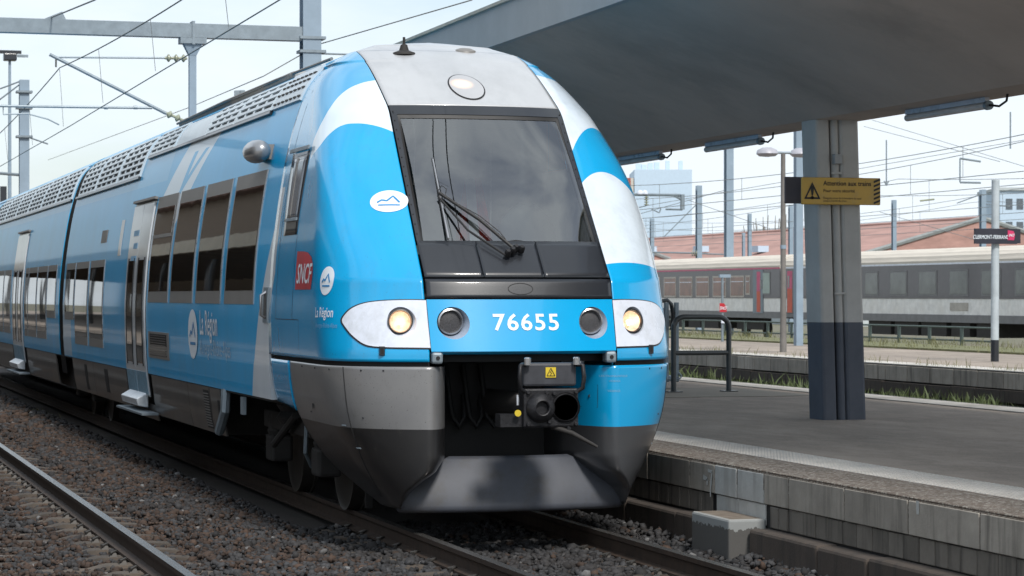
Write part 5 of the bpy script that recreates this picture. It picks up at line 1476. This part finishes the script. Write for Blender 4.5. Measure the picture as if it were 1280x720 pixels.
# ================================================================== parked coaches
M['coachgrey'] = mat('pale grey coach paint', (.80, .79, .77), .45, coat=.3, dirt=(.74, .71, .66), dscale=.6)
M['coachdark'] = mat('charcoal window band', (.085, .078, .086), .4, coat=.3)
M['coachmid'] = mat('mid grey coach sill', (.17, .17, .175), .5)
M['coachroof'] = mat('beige ribbed roof', (.60, .55, .48), .8, var=.15, stretch=(1, .2, 6))
M['coachglass'] = mat('coach window reflection', (.11, .12, .11), .12, var=.5, scale=1.2, spec=.7)
M['coachblind'] = mat('window with red brown blind', (.20, .09, .06), .2, var=.5, scale=1.0, spec=.7)
M['winframe'] = mat('beige window frame', (.50, .45, .40), .5)
M['pink'] = mat('magenta paint', (.60, .10, .20), .5)
M['orangered'] = mat('orange red paint', (.60, .10, .05), .5)
def coach(y0, y1, label, wins, stripe, doors, blind):
    c = thing('passenger_coach', (36.4, (y0 + y1) / 2, 0), label, 'coach', 'coaches parked in the yard')
    X0, X1 = 35.0, 37.8
    MB().box(X0 + .02, X1 - .02, y0, y1, .95, 3.06).build('body', 'coachgrey', c)
    MB().box(X0, X0 + .05, y0 + .02, y1 - .02, 1.80, 3.05).build('window_band', 'coachdark', c)
    MB().box(X0 + .004, X0 + .05, y0 + .02, y1 - .02, .94, 1.22).build('sill_band', 'coachmid', c)
    MB().box(X0 - .004, X0 + .05, y0 + .02, y1 - .02, 3.055, 3.13).build('cant_stripe', stripe, c)
    rw = []
    for k in range(23):
        a = math.pi * k / 22; rr = .02 * (1 if k % 2 else 0)
        rw.append((36.4 - (1.40 + rr) * math.copysign(abs(math.cos(a)) ** .75, math.cos(a)), 3.06 + (.62 + rr) * math.sin(a) ** .8))
    MB().sweep(rw, y0, y1).build('roof', 'coachroof', c, fixn=True)
    for ya, yb, za, zb in wins:
        w = MB().box(X0 - .012, X0 + .03, ya, yb, za, zb).build('window', 'winframe' if blind else 'coachmid', c)
        MB().box(X0 - .018, X0 + .02, ya + .09, yb - .09, za + .07, zb - .07).build('pane', 'coachblind' if blind else 'coachglass', w)
        if blind: MB().box(X0 - .022, X0 + .02, ya + .09, yb - .09, zb - .28, zb - .25).build('vent_bar', 'white', w)
    for ya, yb in doors:
        d = MB().box(X0 - .014, X0 + .03, ya, yb, 1.15, 3.04).build('door', 'coachdark', c)
        MB().box(X0 - .02, X0 + .02, ya + .25, yb - .05, 1.2, 2.2).build('lower_door_paint', 'orangered', d)
        MB().box(X0 - .02, X0 + .02, ya + .25, yb - .05, 2.2, 2.95).build('upper_door_paint', 'pink', d)
        MB().box(X0 - .03, X0 + .02, yb - .30, yb - .12, 2.25, 2.75).build('door_window', 'coachglass', d)
        MB().box(X0 - .16, X0 + .1, ya, yb, .72, .80).build('door_step', 'under', c)
        MB().box(X0 - .16, X0 + .1, ya, yb, .95, 1.0).build('door_step', 'under', c)
    for yc in (y0 + 4.0, y1 - 4.0):
        b = MB().box(X0 + .25, X0 + .5, yc - 1.6, yc + 1.6, .42, .72).build('bogie', 'under', c)
        for q in (-1.25, 1.25): MB().lathe([(.08, -.05), (.45, -.04), (.45, .06), (.08, .08)], (X0 + .55, yc + q, .45), (1, 0, 0), 20).build('wheel', 'under', b)
    k = y0 + 7.5
    while k < y1 - 8:
        ln = random.uniform(1.2, 2.6); MB().box(X0 + .1, X1 - .1, k, k + ln, .42, .95).build('underfloor_box', 'under', c); k += ln + random.uniform(.2, .9)
    MB().box(X0 + .6, X1 - .6, y0 - .32, y0, .9, 3.3).build('gangway', 'rubber', c)
    return c
zw = lambda a, b: (onx(a, b, 35.0).y)
def wl(pairs, zoom, off, z0, z1): 
    o = []
    for a, b in pairs:
        ya, yb = zw(off + a / zoom, 355), zw(off + b / zoom, 355); o.append((min(ya, yb), max(ya, yb), z0, z1))
    return o
jyA = zw(979, 350)
A = wl([(120, 180), (198, 262), (280, 345), (364, 430), (452, 520)], 4., 800., 1.84, 2.80) + wl([(528, 550)], 4., 800., 1.95, 2.8)
A += [(A[0][1] + .6 + 2.15 * k, A[0][1] + 2.15 + 2.15 * k, 1.84, 2.80) for k in range(5)]
dA = [(zw(954, 355), zw(941.5, 355))]
cA = coach(jyA + .35, jyA + 26.4, 'white and charcoal coach with red brown window blinds and magenta stripe', A, 'pink', [], True)
for ya, yb in dA:
    d = MB().box(34.984, 35.03, ya, yb, 1.15, 3.04).build('door', 'galv', cA)
    MB().box(34.978, 35.02, ya + .3, ya + .7, 1.2, 2.1).build('lower_door_paint', 'orangered', d); MB().box(34.978, 35.02, ya + .3, ya + .7, 2.1, 2.95).build('upper_door_paint', 'pink', d)
    MB().box(34.97, 35.02, ya + .1, ya + .3, 2.2, 2.6).build('door_window', 'coachglass', d)
w = wl([(613, 652)], 4., 800., 1.95, 2.95)[0]; wo_ = MB().box(34.986, 35.03, w[0], w[1], w[2], w[3]).build('toilet_window', 'coachmid', cA); MB().box(34.98, 35.02, w[0] + .06, w[1] - .06, w[2] + .06, w[3] - .06).build('frosted_pane', mat('frosted pane', (.34, .42, .38), .4), wo_)
B = wl([(277, 337), (385, 460), (508, 588), (640, 722), (777, 862)], 3.43, 1000., 1.90, 2.86)
B += [(B[-1][0] - 2.5 * (k + 1), B[-1][1] - 2.5 * (k + 1), 1.90, 2.86) for k in range(3)]
B += [(B[0][0] + 2.5 * (k + 1), B[0][1] + 2.5 * (k + 1), 1.90, 2.86) for k in range(2)]
cB = coach(jyA - 26.4, jyA - .0, 'grey and charcoal coach without window frames, right of the column', B, 'white', [(zw(993.5, 355), zw(984, 355))], False)
pl = wl([(643, 719)], 3.43, 1000., 1.30, 1.62)[0]; MB().box(34.99, 35.03, pl[0], pl[1], 1.38, 1.66).build('number_plate', mat('beige plate', (.45, .42, .38), .6), cB)

# ================================================================== far buildings
def at_depth(px, py, Z):
    r = ray(px, py); return Vector(CAM) + r * Z
M['palewall'] = mat('pale rendered wall', (.46, .57, .68), .9, var=.04)
M['redtile'] = mat('hazed old red clay tiles', (.36, .215, .185), .9, var=.25, scale=.5, stretch=(1, .3, 3))  # distance haze is mixed into the tile colour, lighter and less saturated
M['greywall'] = mat('grey cladding wall', (.42, .46, .47), .8, var=.06)
M['farwin'] = mat('far window', (.10, .12, .14), .2)
M['redwin'] = mat('red brown shutters', (.30, .08, .06), .7)
def block(name, pxl, pxr, ytop, Z, depth, label, m, kind='building'):
    a, b = at_depth(pxl, ytop, Z), at_depth(pxr, ytop, Z)
    t = thing(name, ((a.x + b.x) / 2, a.y, -.5), label, kind)
    u = (b - a); u.z = 0; d = Vector((-u.y, u.x, 0)).normalized() * depth
    return t, a, b, u, d
t, a, b, u, d = block('apartment_block', 793, 865, 212, 330, 14, 'tall pale blue white apartment block behind the train nose', 'palewall')
o = Vector((a.x, a.y, -.5)); MB().obox(o, u, d, (0, 0, a.z + .5)).build('wall', 'palewall', t)
ul = u.normalized()
MB().obox(o - ul * 6, ul * 5.9, d * .8 + ul * .0, (0, 0, a.z - .6)).build('stair_wing', mat('cream stair wing', (.5, .48, .44), .9), t)
for k in range(5):
    z = a.z - 2.6 - k * 3.0
    for q in (.6, 1.9, 3.4, 4.6): MB().obox(o - ul * 6 + ul * q - d.normalized() * .05 + Vector((0, 0, z + .5)), ul * .9, d.normalized() * .1, (0, 0, 1.5)).build('window', 'redwin', t)
for px_, h in ((834.5, 1.4), (851, 1.4), (804, .9), (812, 1.1), (820, 1.2), (797, 1.0)):
    f = (px_ - 793) / 72.; w_ = .55 if px_ in (834.5, 851) else .7
    MB().obox(o + u * f + d * .3 + Vector((0, 0, a.z + .5)), ul * w_, d.normalized() * .6, (0, 0, h)).build('chimney', 'palewall', t)
t, a, b, u, d = block('office_block', 1250, 1330, 238, 300, 14, 'pale grey flat roofed block at the right edge behind the name sign', 'greywall')
o = Vector((a.x, a.y, -.5)); ul = u.normalized(); MB().obox(o, u, d, (0, 0, a.z + .5)).build('wall', 'palewall', t)
MB().obox(o + ul * -.2 - d.normalized() * .3 + Vector((0, 0, a.z + .5)), u + ul * .4, d, (0, 0, .35)).build('roof_edge', 'greywall', t)
for k in range(3):
    for q in range(6): MB().obox(o + ul * (.7 + q * 1.3) - d.normalized() * .05 + Vector((0, 0, a.z - 1.8 - k * 2.8)), ul * .8, d.normalized() * .1, (0, 0, 1.3)).build('window', 'farwin', t)
def hall(x0, x1, y0, y1, ze, zr, hip, label):
    t = thing('station_shed', ((x0 + x1) / 2, y0, -.5), label, 'building')
    MB().box(x0 + .4, x1 - .4, y0 + .4, y1 - .4, -.5, ze).build('wall', 'greywall', t)
    xm = (x0 + x1) / 2
    v = [(x0, y0, ze), (x1, y0, ze), (x1, y1, ze), (x0, y1, ze), (xm, y0 + hip, zr), (xm, y1 - hip, zr)]
    r_ = MB().add(v, [(0, 4, 5, 3), (1, 2, 5, 4), (0, 1, 4), (3, 5, 2), (0, 3, 2, 1)]).build('roof', 'redtile', t, fixn=True)
    MB().tube([v[4], v[5]], .18, 6).build('ridge', 'redtile', r_)
    for k in (0, 1): MB().tube([v[k], v[4]], .2, 6).build('verge_board', mat('grey verge', (.22, .24, .24), .7) if 'grey verge' not in bpy.data.materials else bpy.data.materials['grey verge'], r_)
    if not hip:
        MB().add([(x0 + .4, y0 + .02, ze), (x1 - .4, y0 + .02, ze), (xm, y0 + .02, zr - .15)], [(0, 1, 2)]).build('gable', 'greywall', t)
    for k in range(3):
        q = y0 + (y1 - y0) * (.3 + .2 * k); MB().box(x0 + 2.0 + k * .7, x0 + 3.0 + k * .7, q, q + 1.6, ze + .8 + .3 * k, ze + 1.35 + .3 * k).build('skylight', 'palewall', r_)
    return t
h2 = hall(74, 96, 158, 240, 4.9, 8.0, 0., 'long red tiled shed with grey gable behind the right hand coach')
MB().box(83.5, 85.3, 186, 188, 7.2, 9.2).build('roof_box', 'palewall', h2)
hall(62, 78, 205, 280, 4.7, 7.4, 0., 'red tiled shed roof behind the coach with magenta stripe')
# bare trees behind the shed
for i, px_ in enumerate((938, 953, 966, 981)):
    bse = at_depth(px_, 330, 292); tr = thing('bare_tree', (bse.x, bse.y, -.5), ['leftmost', 'second', 'third', 'rightmost'][i] + ' of four bare pollarded trees above the red shed roof', 'tree', 'bare trees behind the shed')
    M.setdefault('bark', mat('grey bark', (.16, .14, .11), .9))
    MB().tube([(bse.x, bse.y, -.5), (bse.x + .1, bse.y, 4), (bse.x, bse.y, 7.0)], [.35, .28, .2], 8).build('trunk', 'bark', tr)
    cr = MB()
    for k in range(7):
        a = random.uniform(-.42, .42); L = random.uniform(3.0, 5.2) * (.8 if i == 0 else 1); p0 = Vector((bse.x + random.uniform(-.3, .3), bse.y + random.uniform(-.3, .3), random.uniform(5.2, 7.0)))
        p1 = p0 + Vector((math.sin(a) * L * .6, random.uniform(-.6, .6), L * .55)); p2 = p1 + Vector((math.sin(a) * L * .2, random.uniform(-.3, .3), L * .5))
        cr.tube([p0, p1, p2], [.11, .075, .035], 5)
        for _ in range(2):
            q = p1 + Vector((random.uniform(-.6, .6), 0, random.uniform(.6, 1.4))); cr.tube([p1, q], [.05, .02], 4)
    cr.build('crown', 'bark', tr)

# ================================================================== overhead line
def mast(px, py_top, Z, wpx, label, m='mastblue', py_base=None, round_=False):
    bse = at_depth(px, 400, Z); zt = at_depth(px, py_top, Z).z; w = wpx / FPX * Z / 2
    t = thing('catenary_mast', (bse.x, bse.y, -.45), label, 'mast', 'overhead line masts')
    mb = MB(); z0 = -.46
    if round_: mb.tube([(bse.x, bse.y, z0), (bse.x, bse.y, zt)], w, 10)
    else:
        mb.box(bse.x - w, bse.x + w, bse.y - w, bse.y - w * .82, z0, zt); mb.box(bse.x - w, bse.x + w, bse.y + w * .82, bse.y + w, z0, zt); mb.box(bse.x - w * .12, bse.x + w * .12, bse.y - w * .8, bse.y + w * .8, z0, zt)
    mb.build('post', m, t)
    return t, bse, zt
def arm(t, px0, py0, px1, py1, Z, r=.035, m='galv', name='arm'):
    return MB().tube([at_depth(px0, py0, Z), at_depth(px1, py1, Z)], r, 6).build(name, m, t)
def insulators(t, p0, p1, n=3, r=.085):
    p0, p1 = Vector(p0), Vector(p1); d = (p1 - p0); prof = []
    L = d.length
    for k in range(n):
        h = L * (k + .5) / n; prof += [(.03, h - L / n * .3), (r, h - .012), (r, h + .012), (.03, h + L / n * .3)]
    return MB().lathe([(.03, 0)] + prof + [(.03, L)], p0, d, 12).build('insulator', 'insul', t, smooth=40)
# portal over the train's track
PYP = 33.8
pt = thing('catenary_portal', (5.28, PYP, .5), 'galvanised steel portal beam and mast spanning the tracks above the train', 'portal')
P = lambda a, b: ony(a, b, PYP)
mx = P(388, 40).x
mm = MB(); mm.box(mx - .20, mx + .20, PYP - .2, PYP - .17, .5, 9.2); mm.box(mx - .2, mx + .2, PYP + .17, PYP + .2, .5, 9.2); mm.box(mx - .02, mx + .02, PYP - .17, PYP + .17, .5, 9.2)
mm.build('mast', 'mastblue', pt)
zb = P(378, 43).z
bm_ = MB(); bm_.box(-9.2, mx - .2, PYP - .15, PYP + .15, zb + .12, zb + .15); bm_.box(-9.2, mx - .2, PYP - .15, PYP + .15, zb - .15, zb - .12); bm_.box(-9.2, mx - .2, PYP - .15, PYP - .12, zb - .12, zb + .12)
bm_.build('beam', 'galv', pt)
mm = MB().box(-9.4, -9.0, PYP - .2, PYP + .2, .5, 8.4); mm.build('mast', 'mastblue', pt)
gs = P(76, 20); MB().add([(P(54, 27).x, PYP - .1, zb + .15), (P(82, 29).x, PYP - .1, zb + .15), (P(77, 20).x, PYP - .1, zb + .32), (P(54, 27).x, PYP + .1, zb + .15), (P(82, 29).x, PYP + .1, zb + .15), (P(77, 20).x, PYP + .1, zb + .32)], [(0, 1, 2), (5, 4, 3), (0, 2, 5, 3), (1, 4, 5, 2)]).build('gusset', 'galv', pt, fixn=True)
dx = P(240.5, 100).x
MB().box(dx - .075, dx + .075, PYP - .075, PYP + .075, P(240, 152).z - .6, P(240, 70).z).build('drop_post', 'mastblue', pt)
MB().add([(dx - .075, PYP - .08, P(240, 70).z), (dx + .075, PYP - .08, P(240, 70).z), (dx + .2, PYP - .12, zb - .28), (dx - .2, PYP - .12, zb - .28), (dx - .075, PYP + .08, P(240, 70).z), (dx + .075, PYP + .08, P(240, 70).z), (dx + .2, PYP + .12, zb - .28), (dx - .2, PYP + .12, zb - .28)],
         [(0, 1, 2, 3), (7, 6, 5, 4), (0, 3, 7, 4), (1, 5, 6, 2)]).build('drop_post_head', 'mastblue', pt, fixn=True)
MB().box(dx - .28, dx + .28, PYP - .17, PYP + .17, zb - .28, zb - .155).build('head_clamp', 'galv', pt)
MB().box(dx - .03, dx + .03, PYP - .18, PYP + .18, zb - .3, zb + .2).build('clamp_bolt', 'galv', pt)
MB().tube([P(62, 68), P(208, 142)], .035, 8).build('stay_tube', 'galv', pt)
MB().tube([P(70, 71.5), P(208, 72.5)], .02, 8).build('top_tie', 'galv', pt)
insulators(pt, P(206, 72.5), P(234, 73)); insulators(pt, P(207, 141), P(237, 154), 3)
MB().tube([P(-30, 132), P(36, 133), P(190, 135)], .026, 8).build('registration_tube', 'galv', pt)
for a in (130, 167): MB().lathe([(.04, 0), (.04, .08)], P(a, 134.3), (1, 0, 0), 8).build('tube_clamp', 'galv', pt)
MB().tube([P(4, 134), P(4, 143), P(34, 142), P(60, 149), P(74, 156)], .016, 6).build('steady_arm', 'galv', pt)
MB().tube([P(70, 72), P(70, 84)], .02, 6).build('wire_clamp', 'wire', pt)
arm(pt, 378, 48, 378, 58, 54, .02); 
for b in (48, 65): MB().box(mx - .27, mx + .3, PYP - .23, PYP + .2, P(388, b).z - .03, P(388, b).z + .03).build('mast_clamp', 'galv', pt)
MB().tube([P(399, 67), P(470, 69)], .02, 6).build('side_tie', 'galv', pt)
# wires of the train's track
def wire(name, pts, r, label, grp=None, m='wire'):
    o = MB().tube(pts, r, 5).build(name, m, None, smooth=80); return tag(o, label, 'wire', grp)
xw = lambda y: .0
wire('contact_wire', [(-.02, -25, 5.50), (.12, PYP, 5.50), (-.1, 140, 5.5)], .010, "contact wire directly above the blue train's track", 'overhead wires')
ms = []
for y in np.linspace(-30, PYP, 40): f = (y - PYP) / 54.; ms.append((-.1, y, 6.72 - 2.2 * (-f) * (1 + f) * 1.0 if -1 < f < 0 else 6.72))
for y in np.linspace(PYP, PYP + 54, 40)[1:]: f = (y - PYP) / 54.; ms.append((-.1, y, 6.72 - 2.2 * f * (1 - f)))
wire('messenger_wire', ms, .012, "sagging messenger wire above the blue train's contact wire", 'overhead wires')
msz = lambda y: float(np.interp(y, [q[1] for q in ms], [q[2] for q in ms]))
for k, y in enumerate(np.arange(-20, 85, 6.75)):
    wire('dropper_wire', [(.0, y, 5.5), (-.08, y, msz(y))], .005, "thin vertical dropper between the wires over the blue train", 'droppers over the train', 'dropper')
wire('feeder_wire', [P(64, 22) , ony(118, 0, 24), ony(300, -110, 8)], .016, 'feeder cable rising from the portal beam gusset at top left', 'overhead wires', 'dropper')
wire('feeder_wire', [ony(590, 0, 25.) , ony(400, 55, 34), P(330, 95), ony(240, 133, 60), ony(60, 200, 120)], .012, 'thin cable passing from the top edge behind the portal mast', 'overhead wires')
# far left mast and floodlight
ml, bs, zt = mast(30, 100, 95, 12, 'grey blue mast standing behind the second car at far left')
for b in (115, 135, 171): MB().box(bs.x - .3, bs.x + .3, bs.y - .3, bs.y + .3, at_depth(30, b, 95).z - .04, at_depth(30, b, 95).z + .04).build('clamp', 'galv', ml)
arm(ml, -20, 215, 30, 219, 95, .06); arm(ml, 0, 111, 24, 102, 95, .03); arm(ml, -5, 128, 24, 106, 95, .03); arm(ml, 37, 172, 60, 180, 95, .03)
bs = at_depth(12, 300, 130); fl = thing('floodlight_mast', (bs.x, bs.y, -.45), 'slim floodlight pole at the left edge of the picture', 'light')
MB().tube([(bs.x, bs.y, -.46), (bs.x, bs.y, at_depth(12, 75, 130).z)], [.13, .07], 8).build('pole', 'mastblue', fl)
MB().box(bs.x - .33, bs.x + .35, bs.y - .3, bs.y + .3, at_depth(12, 76, 130).z, at_depth(12, 67, 130).z).build('lamp_cluster', 'slate', fl, bev=.05)
MB().box(bs.x - .6, bs.x + .6, bs.y - .1, bs.y + .1, at_depth(12, 67, 130).z, at_depth(12, 63, 130).z).build('lamp_bracket', 'slate', fl)
MB().box(bs.x + .4, bs.x + .95, bs.y - .1, bs.y + .1, at_depth(12, 71, 130).z, at_depth(12, 68, 130).z).build('lamp_visor', 'galv', fl)
bs = at_depth(4, 300, 110); wp_ = thing('wooden_post', (bs.x, bs.y, -.45), 'short dark post beside the floodlight pole', 'post'); MB().box(bs.x - .14, bs.x + .14, bs.y - .14, bs.y + .14, -.46, at_depth(4, 233, 110).z).build('post', 'slate', wp_)
# small far portal above the roof line
fp = at_depth(300, 118, 120); fpt = thing('catenary_portal', (fp.x, fp.y, -.45), 'small distant portal just above the train roof', 'portal')
for a in (296, 303): MB().box(at_depth(a, 118, 120).x - .12, at_depth(a, 118, 120).x + .12, fp.y - .1, fp.y + .1, -.46, at_depth(a, 113.5, 120).z).build('mast', 'galv', fpt)
arm(fpt, 294, 116, 330, 115.5, 120, .06, name='beam'); arm(fpt, 294, 114, 306, 113.5, 120, .04, name='beam')
# masts in the yard on the right
mast(911, 120, 118, 9.5, 'thick pale mast left of the twin lamp')
m2, b2_, z2 = mast(873.5, 232, 150, 6.5, 'grey mast in front of the pale apartment block edge')
arm(m2, 800, 315, 872, 316.5, 150, .05); insulators(m2, at_depth(864, 316.4, 150), at_depth(872, 316.5, 150), 3, .2)
arm(m2, 873, 253, 830, 296, 150, .03); arm(m2, 876, 317, 905, 318, 150, .04)
mast(815, 273, 185, 4.5, 'thin mast in front of the apartment block')
mast(937, 267, 190, 4.2, 'thin mast right of the thick pale mast')
mast(929.5, 291, 210, 3.2, 'shortest mast above the left red roof')
mast(988.5, 256, 140, 5.0, 'mast between twin lamp and blue grey pole')
q0 = onz(998, 432, .55); bp_ = thing('lighting_pole', (q0.x, q0.y, .55), 'tall blue grey pole left of the column on the far platform', 'pole')
MB().box(q0.x - .10, q0.x + .10, q0.y - .1, q0.y + .1, .55, 9.0).build('post', 'mastblue', bp_)
mast(1117.5, 250, 140, 5.0, 'thin mast just right of the column')
m3, b3, z3 = mast(1228.5, 237, 128, 6.5, 'grey mast left of the station name sign pole')
arm(m3, 1226, 243, 1196, 254, 128, .03); arm(m3, 1230, 255, 1262, 258, 128, .03); arm(m3, 1150, 251, 1168, 249, 128, .05, 'insul')
mast(1236, 272, 200, 3, 'short mast between the grey mast and the name sign')
# bracket with insulator hung before the apartment block
bk = thing('line_bracket', at_depth(850, 262, 100), 'grey angled bracket carrying an insulator beside the train nose', 'bracket')
arm(bk, 785, 243, 850, 244, 100, .06, name='beam'); arm(bk, 853, 243, 853, 262, 100, .09, name='leg'); arm(bk, 842, 244, 853, 250, 100, .05, name='brace')
insulators(bk, at_depth(808, 245, 100), at_depth(808, 257, 100), 4, .10)
for a in (800, 806): MB().lathe([(.0001, .12), (.08, .09), (.13, 0), (.13, -.06)], at_depth(a, 241, 100), (0, 0, 1), 12).build('cap', 'white', bk)
arm(bk, 814, 261, 824, 266, 100, .025, name='steady_arm'); arm(bk, 824, 266, 826, 261, 100, .025, name='steady_arm'); arm(bk, 832, 261.5, 853, 262, 100, .04, name='steady_arm'); arm(bk, 785, 263, 808, 257, 100, .02, name='steady_arm')
# wires over the yard
yard = [(10.3, 0), (14.0, 12), (28.5, 20), (32.5, 5), (41, 30), (45.5, 14), (50, 25), (56, 8)]
for i, (x, ph) in enumerate(yard):
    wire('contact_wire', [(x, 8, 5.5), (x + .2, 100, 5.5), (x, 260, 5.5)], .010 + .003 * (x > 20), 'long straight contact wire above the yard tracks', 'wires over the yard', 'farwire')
    pts = []
    for y in np.linspace(8, 260, 120):
        f = ((y + ph) % 55) / 55.; pts.append((x, float(y), 7.0 - 3.0 * f * (1 - f)))
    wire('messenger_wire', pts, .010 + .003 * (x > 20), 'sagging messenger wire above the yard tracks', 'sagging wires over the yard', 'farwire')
    for y in np.arange(20 + ph, 150, 9.0):
        f = ((y + ph) % 55) / 55.; wire('dropper_wire', [(x, y, 5.5), (x, y, 7.0 - 3.0 * f * (1 - f))], .009, 'thin dropper between the yard wires', 'droppers over the yard', 'dropper')
for i, (a, b, c_, d_) in enumerate(((780, 262, 1280, 175), (1090, 150, 1280, 208), (1080, 158, 1250, 202), (1100, 265, 1220, 300), (860, 250, 960, 285), (790, 270, 905, 238))):
    wire('crossing_wire', [at_depth(a, b, 110), at_depth(c_, d_, 100)], .012, 'thin wire crossing the sky obliquely over the yard', 'crossing wires over the yard', 'dropper')
for i, (px_, ya, yb, w_) in enumerate(((1108, 175, 232, 110), (1200, 198, 228, 95), (1263, 140, 186, 95))):
    hg = thing('hanging_arm', at_depth(px_, ya, w_), ['hanging drop rod with small fork right of the column', 'hanging stepped arm in the sky right of the column', 'hanging drop rod nearest the right edge'][i], 'line fitting', 'line fittings over the yard')
    arm(hg, px_, ya, px_, yb, w_, .03)
    if i == 0: arm(hg, px_, yb, px_ - 3, yb - 6, w_, .025); arm(hg, px_, yb, px_ + 3, yb - 6, w_, .025)
    if i == 1: arm(hg, px_, ya, px_ + 26, ya + 4, w_, .04); arm(hg, px_, yb, px_ + 26, yb + .5, w_, .04)
